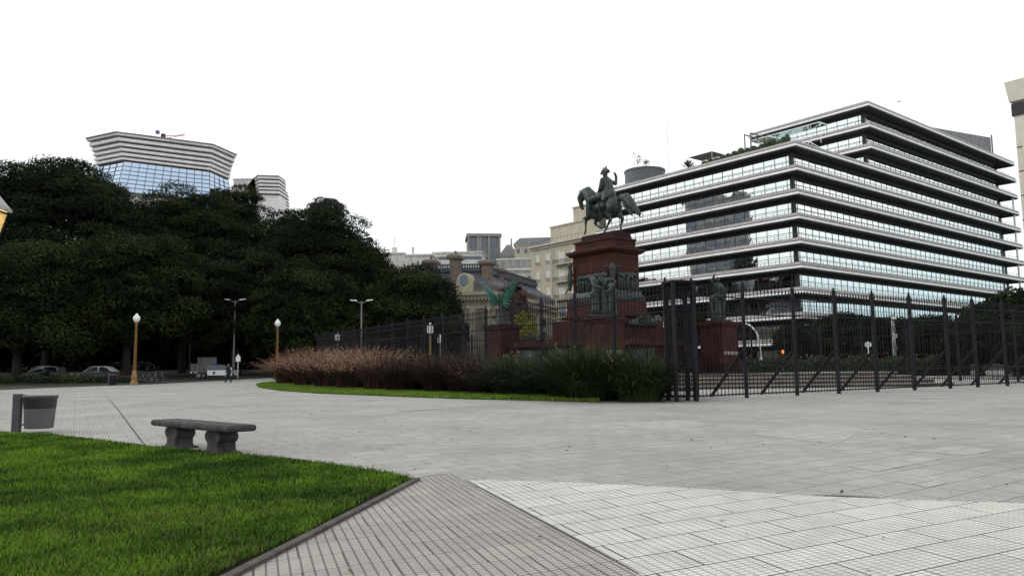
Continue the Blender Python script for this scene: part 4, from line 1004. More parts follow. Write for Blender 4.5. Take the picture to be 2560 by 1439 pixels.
tb.chain(((-.95, 0, 1.48), .08), ((-1.15, 0, 1.58), .17), ((-1.42, 0, 1.50), .25), ((-1.66, 0, 1.22), .24), ((-1.88, 0, .92), .17), ((-2.12, 0, .68), .09), ((-2.3, 0, .62), .03))
tb.chain(((-1.4, .08, 1.3), .14), ((-1.6, .08, .9), .10), ((-1.85, .08, .6), .03)); tb.chain(((-1.5, -.1, 1.4), .12), ((-1.85, -.1, .95), .10), ((-2.15, -.1, .52), .03)); tb.chain(((-1.6, 0, 1.4), .14), ((-1.95, .03, 1.05), .1), ((-2.25, .03, .75), .03))
organic(tb, 'tail', M_bronze, hr, .05, 1)
rb = MB(); rb.m = RM
rb.ell((0, 0, 1.66), (.19, .2, .16)); rb.chain(((0, 0, 1.68), .17), ((.01, 0, 1.92), .16), ((.02, 0, 2.10), .19)); rb.limb((.0, .17, 2.14), .085, (.0, -.17, 2.14), .085)
rb.limb((.02, 0, 2.16), .07, (.04, 0, 2.28), .065); rb.ell((.05, 0, 2.36), (.10, .085, .125)); rb.limb((.14, 0, 2.35), .02, (.16, 0, 2.34), .015)
for sy in (1, -1):
    rb.chain(((.05, .16*sy, 1.62), .125), ((.46, .30*sy, 1.52), .11), ((.54, .32*sy, 1.42), .085), ((.58, .33*sy, 1.12), .06), ((.60, .33*sy, .98), .05), ((.72, .34*sy, .94), .045), ((.78, .34*sy, .94), .03))
rb.chain(((0, .2, 2.12), .075), ((.02, .27, 1.86), .06), ((.22, .16, 1.72), .048), ((.30, .10, 1.72), .045))
rb.chain(((0, -.2, 2.14), .075), ((-.02, -.42, 2.08), .06), ((-.02, -.46, 2.3), .048), ((0, -.44, 2.42), .045)); 
for k in range(4): rb.limb((0, -.44+.02*k, 2.42), .016, (.02, -.46+.03*k, 2.50-.012*k), .012)
rb.limb((0, -.44, 2.42), .016, (.05, -.40, 2.45), .012)
organic(rb, 'rider_body', M_bronze, hr, .04, 1)
cb = MB(); cb.m = RM
cb.chain(((0, 0, 2.05), .2), ((-.06, 0, 1.85), .2), ((-.10, 0, 1.68), .22), ((-.18, 0, 1.60), .2)); cb.limb((-.05, .12, 1.7), .13, (-.1, .26, 1.42), .08); cb.limb((-.05, -.12, 1.7), .13, (-.1, -.26, 1.42), .08)
for k in range(7): a = -1.2+.4*k; cb.limb((-.12, .1*math.sin(a), 2.05), .04, (-.26+.08*abs(a), .30*math.sin(a), 1.50), .05, 6)
organic(cb, 'coat', M_bronze, hr, .045, 1)
hb2 = MB(); hb2.m = RM
hb2.chain(((.26, 0, 2.40), .02), ((.1, 0, 2.47), .09), ((-.08, 0, 2.44), .07), ((-.16, 0, 2.38), .02)); hb2.ell((.04, 0, 2.49), (.13, .06, .08)); hb2.limb((.02, 0, 2.52), .045, (-.02, 0, 2.64), .015); hb2.limb((.08, .02, 2.52), .035, (.09, .02, 2.61), .012)
organic(hb2, 'plumed_hat', M_bronze, hr, .03, 1)
sb_ = MB(); sb_.m = Matrix.Scale(HS, 4); sb_.loft([[(x, .30, 1.64), (x, .42, 1.35), (x, .41, 1.08), (x, .38, 1.09), (x, .38, 1.35), (x, .28, 1.62)] for x in (-.42, -.2, .1, .3)]); sb_.build('saddle_cloth', M_bronze_dk, hr, True)
sb_ = MB(); sb_.m = Matrix.Scale(HS, 4); sb_.tube([(1.44, .1, 1.62), (1.1, .25, 1.8), (.7, .32, 1.95), (.3, .2, 2.05)], .014, 6); sb_.tube([(1.44, .1, 1.6), (1.46, .14, 1.88), (1.42, .16, 2.24)], .015, 6); sb_.build('reins', M_bronze_dk, hr)
sb_ = MB(); sb_.m = Matrix.Scale(HS, 4); sb_.tube([(.0, .32, 1.8), (-.1, .45, 1.4), (-.2, .47, .95), (-.2, .46, .62)], [.02, .022, .018, .01], 6); sb_.build('sabre', M_bronze_dk, hr)
MB().frustum((-1.7, -.85, 1.5, .85), (-1.6, -.75, 1.4, .75), -.42, .03).build('stone_base', M_granite2, hr)
print('HORSE', PX((MCX, MCY, TZ+z_top)), PX((MCX, MCY, TZ+z_top+2.55*HS)))

# ---- human figures (statues and people)
def human(mb, H=1.75, off=(0, 0, 0), yaw=0.0, lean=0.0, arms=None, legs=None, head=0.0, bulk=1.0):
    """one continuous body; arms = two lists of (x fwd, y side, z) for elbow, hand in units of H; legs likewise knee, foot"""
    M0 = mb.m.copy(); mb.m = mb.m @ Matrix.Translation(off) @ Matrix.Rotation(yaw, 4, 'Z') @ Matrix.Scale(H, 4)
    g = bulk; Lx = lambda z: lean*(z-.5)
    hip, chest, sh = .52, .70, .80
    mb.ell((Lx(hip), 0, hip), (.065*g, .095*g, .06)); mb.chain(((Lx(.54), 0, .54), .078*g), ((Lx(.62), 0, .62), .070*g), ((Lx(.72), 0, .72), .085*g), ((Lx(.77), 0, .77), .07*g))
    mb.limb((Lx(sh), .085, .795), .045*g, (Lx(sh), -.085, .795), .045*g); mb.limb((Lx(.8), 0, .80), .035, (Lx(.87)+.01, 0, .87), .032)
    hx = Lx(.93)+.01+head; mb.ell((hx, 0, .935), (.055, .047, .066)); mb.ell((hx+.02, 0, .915), (.04, .035, .04)); mb.limb((hx+.05, 0, .93), .010, (hx+.062, 0, .922), .008, 6)
    for sy in (1, -1): mb.ell((hx, .048*sy, .93), (.012, .008, .018), None, 6, 5)
    arms = arms or [((.0, .13, .64), (.03, .14, .49)), ((.0, -.13, .64), (.03, -.14, .49))]
    for i, (e_, h_) in enumerate(arms):
        sy = 1 if i == 0 else -1; s_ = (Lx(sh), .105*sy, .80); mb.chain((s_, .038*g), (e_, .028*g), (h_, .020*g))
        d = (Vector(h_)-Vector(e_)).normalized(); p = Vector(h_)+d*.025; mb.ell(p, (.022, .014, .026), None, 8, 6)
        for k in range(4): q = p+Vector((.008*(k-1.5), 0, 0)); mb.limb(q, .0075, q+d*(.045-.004*abs(k-1.4)), .006, 6)
        mb.limb(p+Vector((.015, 0, 0)), .008, p+Vector((.03, 0, 0))+d*.02, .006, 6)
    legs = legs or [((.01, .055, .28), (.0, .06, .045)), ((.01, -.055, .28), (.0, -.06, .045))]
    for i, (k_, f_) in enumerate(legs):
        sy = 1 if i == 0 else -1; mb.chain(((Lx(.5), .05*sy, .50), .060*g), (k_, .040*g), (f_, .026*g)); f_ = Vector(f_); mb.limb(f_+Vector((-.01, 0, -.015)), .024, f_+Vector((.085, .01*sy, -.028)), .018)
    mb.m = M0
# winged figure
FH = ZA(pL[0], pL[1], 700)-pL[2]
ws = empty('winged_statue', pL, R(58), 'winged bronze figure with bright verdigris wings spread on the left corner pedestal', 'statue')
Hf = FH*.82
b = MB(); human(b, Hf, (0, 0, .12), 0, .05, arms=[((.1, .14, .66), (.2, .1, .7)), ((.1, -.14, .66), (.2, -.12, .58))]); 
b.chain(((0, 0, Hf*.55), .14*Hf/1.6), ((-.05, 0, Hf*.3), .2*Hf/1.6), ((-.08, 0, .2), .3*Hf/1.6)); organic(b, 'body', M_bronze_dk, ws, .05, 1)
MB().lathe([(.7, 0), (.6, .2), (.1, .3)], 10).build('rock_base', M_bronze_dk, ws)
for sy, nm, wx_, tipz in ((1, 'wing', 1.55, 698), (-1, 'wing', 1.6, 695)):
    b = MB(); zr = Hf*.62+.1; ztip = ZA(pL[0], pL[1], tipz)-pL[2]
    for k in range(9):
        f = k/8; root = Vector((-.18, .08*sy+.30*f*sy, zr-.30*f*0-.1*f)); tip = Vector((-.35, sy*(wx_*(1-.62*f)+.05), ztip-(ztip-zr+.55)*f**.85))
        mid = (root+tip)/2+Vector((-.12, 0, .10*(1-f)))
        b.tube([root, mid, tip], [.15, .19, .04], 8, .35)
    b.limb((-.15, .05*sy, zr), .12, (-.3, sy*wx_*.55, (zr+ztip)/2+.02), .08)
    o = b.build(nm, M_patina, ws, True)
# embracing group
FH = ZA(pN[0], pN[1], 672)-pN[2]; Hf = FH*.93
gs_ = empty('figure_group_statue', pN, R(-100), 'dark green bronze group of embracing figures on the nearest corner pedestal', 'statue')
for i, (ofs, yw_, hh, ar, nm) in enumerate([((0, -.42, .25), .6, .96, [((.12, .1, .74), (.22, -.02, .80)), ((.15, -.12, .66), (.26, 0, .62))], 'figure'),
                                        ((-.1, .08, .22), 0, 1.0, [((.02, .2, .80), (.12, .28, .72)), ((.06, -.2, .84), (.14, -.1, .92))], 'figure'),
                                        ((.05, .50, .12), -.7, .90, [((.12, .1, .66), (.24, .02, .60)), ((.1, -.13, .7), (.2, -.02, .78))], 'figure')]):
    b = MB(); human(b, Hf*hh*.93, ofs, yw_, .08, arms=ar, bulk=1.25); b.limb((ofs[0], ofs[1], Hf*.5), .22, (ofs[0], ofs[1], .2), .3); organic(b, nm, M_bronze, gs_, .045, 1)
b = MB(); b.box(-.7, -.8, 0, .7, .8, .12); 
for k in range(12): a = k*.52; b.limb((.5*math.cos(a), .6*math.sin(a), .1), .14, (.55*math.cos(a)+.1, .65*math.sin(a), .28+.1*(k % 3)), .08, 8)
b.build('rock_base', M_bronze_dk, gs_, True)
b = MB(); b.limb((.1, -.6, Hf*.45), .03, (.2, -1.0, Hf*.62), .02); b.build('sword', M_bronze_dk, gs_)
# right figure
FH = ZA(pR[0], pR[1], 688)-pR[2]; Hf = FH*.93
rs = empty('standing_figure_statue', pR, R(-75), 'dark bronze standing figure with a raised arm on the right corner pedestal', 'statue')
b = MB(); human(b, Hf, (0, 0, .12), .2, .05, arms=[((.08, .16, .72), (.12, .08, .62)), ((.05, -.18, .88), (.1, -.16, 1.0))], bulk=1.3); b.chain(((-.05, 0, Hf*.75), .2), ((-.1, 0, Hf*.45), .32), ((-.1, 0, .3), .42)); organic(b, 'body', M_bronze_dk, rs, .045, 1)
b = MB(); b.limb((.15, .3, .2), .12, (.2, .42, Hf*.62), .16); b.ell((.2, .44, Hf*.7), (.14, .14, .17)); b.limb((.2, .4, Hf*.6), .06, (.35, .1, Hf*.5), .05); b.limb((-.1, -.3, .2), .2, (-.1, -.45, Hf*.45), .14); b.ell((-.1, -.45, Hf*.53), (.13, .13, .16)); organic(b, 'side_figures', M_bronze_dk, rs, .05, 1)
MB().box(-.65, -.65, 0, .65, .65, .13).build('base', M_bronze_dk, rs)

# ------------------------------------------------------------------ iron fences
def fence(pts, label, hp=4.15, braces=False, npk=13, bside=1, gap=0.10, postw=.058, top=True):
    """posts at the given plan points, a picket panel per bay"""
    e = empty('iron_fence', (pts[0][0], pts[0][1], gz(*pts[0][:2])), 0, label, 'fence'); O_ = e.location.copy()
    for i, p in enumerate(pts):
        z = gz(*p[:2]); q = Vector((p[0], p[1], z))-O_
        d = Vector(pts[min(i+1, len(pts)-1)][:2])-Vector(pts[max(i-1, 0)][:2]); d.normalize(); n_ = Vector((-d.y, d.x))*bside
        b = MB(); w = postw; b.box(q.x-w, q.y-w, q.z-.05, q.x+w, q.y+w, q.z+hp); b.lathe([(w*1.3, q.z+hp), (w*1.3, q.z+hp+.03), (w*.6, q.z+hp+.05), (w*.9, q.z+hp+.11), (w*.4, q.z+hp+.16), (.01, q.z+hp+.19)], 8, (q.x, q.y)); po = b.build('post', M_iron2, e)
        if braces:
            b = MB(); f = Vector((q.x+n_.x*1.75, q.y+n_.y*1.75, q.z+.02)); b.tube([(q.x+n_.x*.08, q.y+n_.y*.08, q.z+1.75), f], .06, 6); b.build('brace', M_iron2, po)
        if i+1 < len(pts):
            p2 = pts[i+1]; z2 = gz(*p2[:2]); r_ = Vector((p2[0], p2[1], z2))-O_; b = MB()
            for hh in (.16, .92, hp-1.05, hp-.45):
                b.tube([q+Vector((0, 0, hh)), r_+Vector((0, 0, hh))], .026, 4)
            for k in range(1, npk+1):
                t_ = k/(npk+1); c = q.lerp(r_, t_); hk = hp-.02 if top else hp-.1
                b.tube([c+Vector((0, 0, gap)), c+Vector((0, 0, hk-.22))], .0145, 4)
                b.tube([c+Vector((0, 0, hk-.22)), c+Vector((0, 0, hk-.14)), c+Vector((0, 0, hk))], [.016, .032, .004], 4)
            b.build('picket_panel', M_iron, e)
    return e
# left run: 16 posts measured in the photo
lx = [1536, 1430, 1333, 1257, 1194, 1134, 1081, 1035, 992, 949, 917, 885, 856, 830, 806, 784, 765]
g0 = G(1706, 1003); Dl = Vector((math.sin(R(-28.9)), math.cos(R(-28.9)), 0))
k0 = along(1536, 800, (g0.x, g0.y), Dl)
pts = [(g0.x+Dl.x*(k0+2.73*i), g0.y+Dl.y*(k0+2.73*i)) for i in range(-1, 17)]
pts[0] = (g0.x+Dl.x*.7, g0.y+Dl.y*.7)
fence(pts, 'black iron picket fence running away to the left behind the ornamental grasses')
gR = G(1863, 995); rx_ = [(1863, 995), (1989, 988.5), (2093, 983.5), (2189, 979), (2282, 974.5), (2371, 970), (2440, 966.5)]
rp = []
O2 = (gR.x, gR.y); e2_ = G(2371, 971.5); D2 = Vector((e2_.x-gR.x, e2_.y-gR.y, 0)).normalized()
for px, _ in rx_: t_ = along(px, 900, O2, D2); rp.append((O2[0]+D2.x*t_, O2[1]+D2.y*t_))
stp = (Vector(rp[5])-Vector(rp[0])).length/5
rp = [(g0.x+.55, g0.y+.45)]+rp+[(rp[-1][0]+D2.x*stp*i, rp[-1][1]+D2.y*stp*i) for i in range(1, 5)]
fence(rp, 'black iron picket fence with diagonal braces running right from the gate pier', hp=4.1, braces=True)
0 and print('FENCE', [tuple(round(v) for v in PX((p[0], p[1], gz(*p)))) for p in rp], stp)
# back side of the enclosure
cl, crn = Vector(pts[-1]), Vector(rp[-1])
bl = cl+Vector((D2.x, D2.y))*1.0
nb = 14; back = [(cl.x+(crn.x+Dl.x*34-cl.x)*i/nb, cl.y+(crn.y+Dl.y*34-cl.y)*i/nb) for i in range(nb+1)]
fence(back, 'black iron picket fence closing the far side of the monument enclosure', hp=3.9, npk=15)
side = [(crn.x+Dl.x*34*i/10, crn.y+Dl.y*34*i/10) for i in range(11)]
fence(side, 'black iron picket fence closing the right end of the monument enclosure', hp=4.0, npk=11)
# gate pier: open lattice box
gp = empty('gate_pier', (g0.x, g0.y, g0.z), R(12), 'black iron lattice gate pier between the two fence runs', 'gate pier')
ph_ = ZA(g0.x, g0.y, 708)-g0.z; w = .36
for sx in (-1, 1):
    for sy in (-1, 1): MB().box(sx*w-.055, sy*w-.055, 0, sx*w+.055, sy*w+.055, ph_).build('corner_post', M_iron2, gp)
for sx, sy, ax in ((0, -1, 'x'), (0, 1, 'x'), (-1, 0, 'y'), (1, 0, 'y')):
    b = MB()
    for k in range(1, 6):
        u = -w+2*w*k/6
        p0 = (u, sy*w, .15) if ax == 'x' else (sx*w, u, .15); p1 = (p0[0], p0[1], ph_-.1); b.tube([p0, p1], .014, 4)
    for hh in (.18, .38, 1.0, 1.12, ph_-.95, ph_-.18, ph_-.04):
        p0 = (-w, sy*w, hh) if ax == 'x' else (sx*w, -w, hh); p1 = (w, sy*w, hh) if ax == 'x' else (sx*w, w, hh); b.tube([p0, p1], .026, 4)
    for z0_, z1_ in ((1.0, 1.45), (ph_-.18, ph_-.6)):
        for s1 in (-1, 1):
            pa_ = (0, sy*w, z0_) if ax == 'x' else (sx*w, 0, z0_); pb_ = (s1*w, sy*w, z1_) if ax == 'x' else (sx*w, s1*w, z1_); b.tube([pa_, pb_], .02, 4)
    b.build('lattice_panel', M_iron, gp)
MB().box(-w-.08, -w-.08, ph_, w+.08, w+.08, ph_+.07).build('cap', M_iron2, gp)

# ------------------------------------------------------------------ trees
def crown(par, c, rx, ry, rz, npad, pr, nleaf, lw, lh, mt, seed, zmin=-.55, droop=0, name='crown', fill=None, fs=3.0):
    fill = fill if fill is not None else int(3000+70*rx*rx)
    r2 = np.random.default_rng(seed); k = np.arange(npad)+.5
    u = zmin+(1-zmin)*k/npad; a = k*2.39996+r2.random()*6; rr = np.sqrt(np.clip(1-u*u, 0, 1))
    D = np.stack([rr*np.cos(a), rr*np.sin(a), u], 1)+r2.normal(size=(npad, 3))*.07; D /= np.linalg.norm(D, axis=1, keepdims=True)
    low = 1+.10*np.sin(D[:, 0]*5+seed)*np.cos(D[:, 1]*4+seed*2)
    Pc = D*np.array([rx, ry, rz])*(r2.uniform(.90, 1.02, npad)*low)[:, None]
    R_ = pr*r2.uniform(.6, 1.35, npad)
    cnt = np.maximum(20, (nleaf*(R_/pr)**2)).astype(int); idx = np.repeat(np.arange(npad), cnt); n = len(idx)
    d = r2.normal(size=(n, 3)); d /= np.linalg.norm(d, axis=1, keepdims=True)
    out = D[idx]*.6+np.array([0, 0, .8]); out /= np.linalg.norm(out, axis=1, keepdims=True)
    dt = (d*out).sum(1); bad = dt < -.15; d[bad] -= 1.7*dt[bad][:, None]*out[bad]
    # twiggy sub-clumps inside each pad give a ragged outline
    q = Pc[idx]+d*(R_[idx]*r2.uniform(.70, 1.06, n))[:, None]*np.array([1.15, 1.15, .60])
    q[:, 2] -= droop*r2.random(n)**2
    nn = d*.75+r2.normal(size=(n, 3))*.55+np.array([0, 0, .15])
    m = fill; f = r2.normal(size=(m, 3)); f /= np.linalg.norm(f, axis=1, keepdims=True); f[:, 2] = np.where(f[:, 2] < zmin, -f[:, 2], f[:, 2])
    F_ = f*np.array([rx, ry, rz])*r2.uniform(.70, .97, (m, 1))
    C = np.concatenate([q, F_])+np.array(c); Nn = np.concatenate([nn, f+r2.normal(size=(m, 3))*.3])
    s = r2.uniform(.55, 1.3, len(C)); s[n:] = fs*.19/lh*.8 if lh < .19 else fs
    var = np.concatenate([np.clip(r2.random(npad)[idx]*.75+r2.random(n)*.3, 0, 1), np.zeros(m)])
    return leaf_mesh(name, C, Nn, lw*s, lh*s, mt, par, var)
def trunk(par, h, r, spread, seed, nl=6, lean=0):
    r2 = random.Random(seed); b = MB(); fork = h*.38
    b.tube([(0, 0, -.3), (0, 0, .3), (lean*.2, 0, fork*.5), (lean*.5, 0, fork)], [r*1.7, r*1.15, r*.95, r*.85], 10); t = b.build('trunk', M_bark, par, True)
    for k in range(nl):
        a = k*6.283/nl+r2.uniform(-.4, .4); s_ = spread*r2.uniform(.5, .95); b = MB()
        b.tube([(lean*.5, 0, fork-.3), (lean*.5+math.cos(a)*s_*.3, math.sin(a)*s_*.3, fork+(h-fork)*.4), (math.cos(a)*s_*.65, math.sin(a)*s_*.65, fork+(h-fork)*.75), (math.cos(a)*s_, math.sin(a)*s_, h)], [r*.6, r*.42, r*.25, r*.08], 7)
        b.build('limb', M_bark, t, True)
    return t
def tree(px, ytop, ybot, hw, Y, label, seed, mt=None, npad=150, pr=1.7, nleaf=150, group='broad dark trees along the left side of the plaza', leaf=(.10, .22), depth=.8, basepx=None, zmin=-.6, nl=6, name='tipa_tree', cat='tree'):
    top = AT(px, ytop, Y); top.z -= pr*.75; zbot = ZA(top.x, Y, ybot); bx = top.x if basepx is None else AT(basepx, 900, Y).x
    z0 = gz(bx, Y); e = empty(name, (bx, Y, z0), 0, label, cat, group)
    rx = hw*Y/FPX; H = top.z-z0; zb_ = zbot-z0; rz = (H-zb_)/(1-zmin); cz = H-rz
    ox_ = top.x-bx
    crown(e, (ox_, 0, cz), rx*.90, rx*depth, rz*.97, npad, pr, nleaf, leaf[0], leaf[1], mt or M_tipa, seed, zmin)
    trunk(e, max(cz+.1*rz, 2.5), .45 if rx > 5 else .28, rx*.7, seed, nl)
    return e
TR = [  # px, ytop, ybot, halfwidth, Y, label
 (140, 386, 800, 290, 92, 'tallest broad dark tree at the left border, crown rising above the rest'),
 (470, 457, 800, 170, 104, 'broad dark tree whose crown top hides the glass of the striped tower'),
 (598, 446, 800, 88, 112, 'rounded dark tree crown just under the low striped wing'),
 (805, 506, 820, 155, 98, 'broad dark tree at the right end of the tall tree mass, above the fence'),
 (330, 560, 850, 170, 82, 'dark tree with a lower domed crown in front of the tallest tree'),
 (60, 590, 880, 190, 76, 'lowest and nearest dark domed crown at the left border'),
 (600, 590, 870, 150, 90, 'dark low domed crown above the police car'),
 (770, 640, 880, 130, 86, 'dark low crown behind the second globe lamp'),
 (1032, 652, 850, 98, 88, 'smaller rounded tree beside the mansard palace'),
 (920, 600, 850, 60, 100, 'narrow dark crown between the big tree mass and the smaller rounded tree'),
 (-170, 430, 850, 220, 95, 'dark tree cut by the left border of the photo'),
 (725, 503, 810, 85, 106, 'dark tree crown between the small striped wing and the conifer'),
 (1010, 740, 880, 90, 96, 'low dark crown behind the left fence'),
 (1092, 760, 900, 45, 94, 'low dark shrub-like tree against the palace wall'),
]
for i, (px, yt, yb_, hw_, Y, lb) in enumerate(TR):
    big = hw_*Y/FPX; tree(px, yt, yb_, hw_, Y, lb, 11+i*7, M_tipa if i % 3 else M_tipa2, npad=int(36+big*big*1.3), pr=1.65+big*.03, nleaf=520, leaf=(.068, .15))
# a darker second row closes the view under the crowns
for i, (px, yt, hw_, Y) in enumerate([(-60, 620, 230, 128), (230, 640, 220, 132), (500, 640, 210, 135), (740, 660, 200, 130), (960, 740, 130, 125)]):
    big = hw_*Y/FPX; tree(px, yt, 925, hw_, Y, ['far dark tree seen under the crowns at the left border', 'far dark tree seen behind the pale parked car', 'far dark tree seen behind the grey hoarding', 'far dark tree behind the second globe lamp', 'far dark tree low behind the fence'][i], 201+i, M_tipa2, npad=150, pr=2.4, nleaf=100, group='second row of trees behind', leaf=(.22, .34), zmin=-.9)
# araucaria-like top
p = AT(815, 508, 125); z0 = gz(p.x, 125)
t = empty('dark_pine', (p.x, 125, z0), 0, 'very dark flat-topped conifer rising behind the tree mass', 'tree')
h = p.z-z0; crown(t, (0, 0, h-1.6), 2.9, 2.5, 2.0, 30, .9, 110, .06, .30, mat('pine', (0.012, 0.02, 0.014), .8, .3, 1), 5, -.7, fill=300); MB().tube([(0, 0, 0), (0, 0, h-1.5)], [.4, .2], 8).build('trunk', M_bark, t)
# right hand trees and hedge behind the fence
TRR = [(2075, 790, 905, 60, 82, 'dark street tree just right of the curved pale street lamp'), (2160, 800, 905, 70, 84, 'dark street tree behind the white round sign'), (2280, 800, 905, 70, 86, 'dark street tree between the stickered pole and the bollard lamp'), (2400, 800, 910, 70, 80, 'dark street tree right of the bollard lamp'), (2110, 772, 900, 75, 74, 'dark street tree in front of the office ground floor, left one'), (2210, 780, 905, 70, 76, 'dark street tree beside the pole covered with stickers'), (2330, 785, 905, 80, 72, 'dark street tree behind the yellow topped bollard lamp'),
       (2540, 715, 890, 120, 60, 'large dark tree at the right border behind the braced fence'), (2440, 790, 905, 80, 64, 'dark tree left of the large one at the right border'), (1990, 800, 880, 34, 78, 'small dark tree right of the curved pale street lamp'), (2640, 760, 930, 130, 52, 'dark tree mostly cut off by the right border'), (1715, 770, 860, 30, 74, 'small dark round tree seen through the gate pier')]
for i, (px, yt, yb_, hw_, Y, lb) in enumerate(TRR):
    big = hw_*Y/FPX; tree(px, yt, yb_, hw_, Y, lb, 401+i, M_tipa2, npad=int(50+big*big*4.5), pr=.95, nleaf=220, group='dark street trees behind the right fence', leaf=(.07, .15), name='street_tree', nl=5, zmin=-.9)
def hedge(pA, pB, h, dpt, label, mt, seed, flowers=0, n=9000, name='hedge'):
    a, b_ = Vector((pA[0], pA[1], 0)), Vector((pB[0], pB[1], 0)); L = (b_-a).length; ang = math.atan2(b_.y-a.y, b_.x-a.x)
    e = empty(name, (a.x, a.y, gz(a.x, a.y)), ang, label, 'hedge'); r2 = np.random.default_rng(seed)
    sl = (gz(b_.x, b_.y)-gz(a.x, a.y))/L
    x = r2.random(n)*L; y = r2.random(n)*dpt; z = h*(.25+.75*r2.random(n)**.5)*(.88+.12*np.sin(x*1.7+seed)+.06*np.sin(x*5.1)); 
    leaf_mesh('foliage', np.stack([x, y, z+sl*x], 1), r2.normal(size=(n, 3))+np.array([0, -.3, .6]), .05, .13, mt, e)
    MB().box(0, .25, -.2, L, dpt-.1, h*.55).build('stems', M_soil, e)
    if flowers:
        m = flowers; x = r2.random(m)*L; leaf_mesh('blossoms', np.stack([x, r2.random(m)*dpt*.4, h*r2.uniform(.9, 1.15, m)+sl*x], 1), r2.normal(size=(m, 3)), .06, .1, mat('orange_bloom', (0.16, 0.08, 0.04), .8, .4, 3), e)
    return e
M_hedge = mat('hedge_leaves', (0.02, 0.035, 0.012), .8, col2=(0.05, 0.075, 0.025), scale=1, attr=.5)
a, b_ = AT(1875, 900, 62), AT(2430, 900, 66)
hedge((a.x, a.y), (b_.x, b_.y), ZA(a.x, a.y, 893)-gz(a.x, a.y), 2.0, 'clipped dark hedge with orange tips behind the terrace steps', M_hedge, 3, 130, 14000)
a, b_ = AT(1270, 900, 74), AT(1420, 900, 70)
hedge((a.x, a.y), (b_.x, b_.y), ZA(a.x, a.y, 835)-gz(a.x, a.y), 2.0, 'dark hedge behind the winged statue below the beige house', M_hedge, 4, 0, 5000)
a, b_ = AT(-60, 955, 73), AT(350, 951, 72)
hedge((a.x, a.y), (b_.x, b_.y), .75, 1.2, 'low dark hedge edging the plaza in front of the parked cars', M_hedge, 6, 0, 14000, name='low_hedge')
# shrub tree with yellow foliage near the palace
e = tree(1312, 772, 845, 24, 84, 'small tree with yellow autumn leaves beside the palace', 77, mat('yellow_leaves', (0.12, 0.12, 0.01), .8, col2=(0.26, 0.22, 0.02), scale=1, attr=.5), npad=30, pr=.45, nleaf=90, group=None, leaf=(.05, .1), name='yellow_tree', nl=4)
e = tree(1285, 690, 860, 42, 88, 'bare reddish brown leafed tree behind the winged statue', 78, mat('rust_leaves', (0.05, 0.03, 0.02), .8, col2=(0.10, 0.05, 0.035), scale=1, attr=.5), npad=60, pr=.8, nleaf=60, group=None, leaf=(.06, .12), name='russet_tree', nl=7)

# ------------------------------------------------------------------ ornamental grasses
def grass_clump(loc, h, r, n, mt, plume=None, np_=0, seed=0, name='fountain_grass', label='', group=None, wid=.012, lm=.6):
    r2 = np.random.default_rng(seed); e = empty(name, loc, 0, label, 'ornamental grass', group)
    a = r2.random(n)*6.283; rr = np.sqrt(r2.random(n))*r*.55; base = np.stack([rr*np.cos(a), rr*np.sin(a), 0*a], 1)
    az = a+r2.normal(size=n)*.7; q = rr/(r*.55)
    blades('leaves', base, h*r2.uniform(.55, 1.25, n), wid, np.clip(r2.normal(lm, .32, n), .05, 1.35)*(.45+.75*q), mt, e, 6, 1.35, r2.random(n), az)
    if np_:
        a = r2.random(np_)*6.283; rr = np.sqrt(r2.random(np_))*r*.75; L = h*r2.uniform(.8, 1.3, np_); lean = r2.uniform(.2, .9, np_)*(.5+rr/r)
        C, D_ = [], []
        for t_ in np.linspace(.72, 1.0, 9):
            hz_ = L*(t_-.35*lean*t_**2.2); ho = L*lean*t_**1.7
            C.append(np.stack([rr*np.cos(a)+np.cos(a)*ho, rr*np.sin(a)+np.sin(a)*ho, hz_], 1)+r2.normal(size=(np_, 3))*.012)
        C = np.concatenate(C); leaf_mesh('plumes', C, r2.normal(size=(len(C), 3)), .014, .055, plume, e)
    return e
M_gg = mat('grass_green', (0.007, 0.015, 0.005), .6, col2=(0.045, 0.078, 0.018), scale=.7, attr=.7, spec=.3)
M_gm = mat('grass_maroon', (0.014, 0.008, 0.008), .7, col2=(0.045, 0.022, 0.02), scale=.7, attr=.7, spec=.2)
M_gf = mat('grass_fawn', (0.03, 0.016, 0.014), .8, col2=(0.12, 0.065, 0.045), scale=.7, attr=.7, spec=.2)
M_pl = mat('plume_fawn', (0.17, 0.09, 0.065), .9, col2=(0.42, 0.27, 0.18), scale=2, attr=.6, spec=.1)
M_plm = mat('plume_maroon', (0.04, 0.02, 0.02), .9, col2=(0.13, 0.07, 0.06), scale=2, attr=.6, spec=.1)
def bedline(t):   # front foot line of the bed in the photo
    ks = [(0, 712, 962), (.2, 800, 969), (.4, 950, 977), (.6, 1130, 984), (.8, 1350, 992), (1, 1560, 1004)]
    for (t0, x0, y0), (t1, x1, y1) in zip(ks, ks[1:]):
        if t <= t1: f = (t-t0)/(t1-t0); return x0+(x1-x0)*f, y0+(y1-y0)*f
clumps = []
def hgt(px):   # top of the planting in the photo
    return np.interp(px, [690, 740, 850, 1000, 1150, 1280, 1380, 1450, 1540, 1600, 1650], [915, 885, 879, 884, 886, 888, 880, 870, 868, 878, 925])
r3 = random.Random(5)
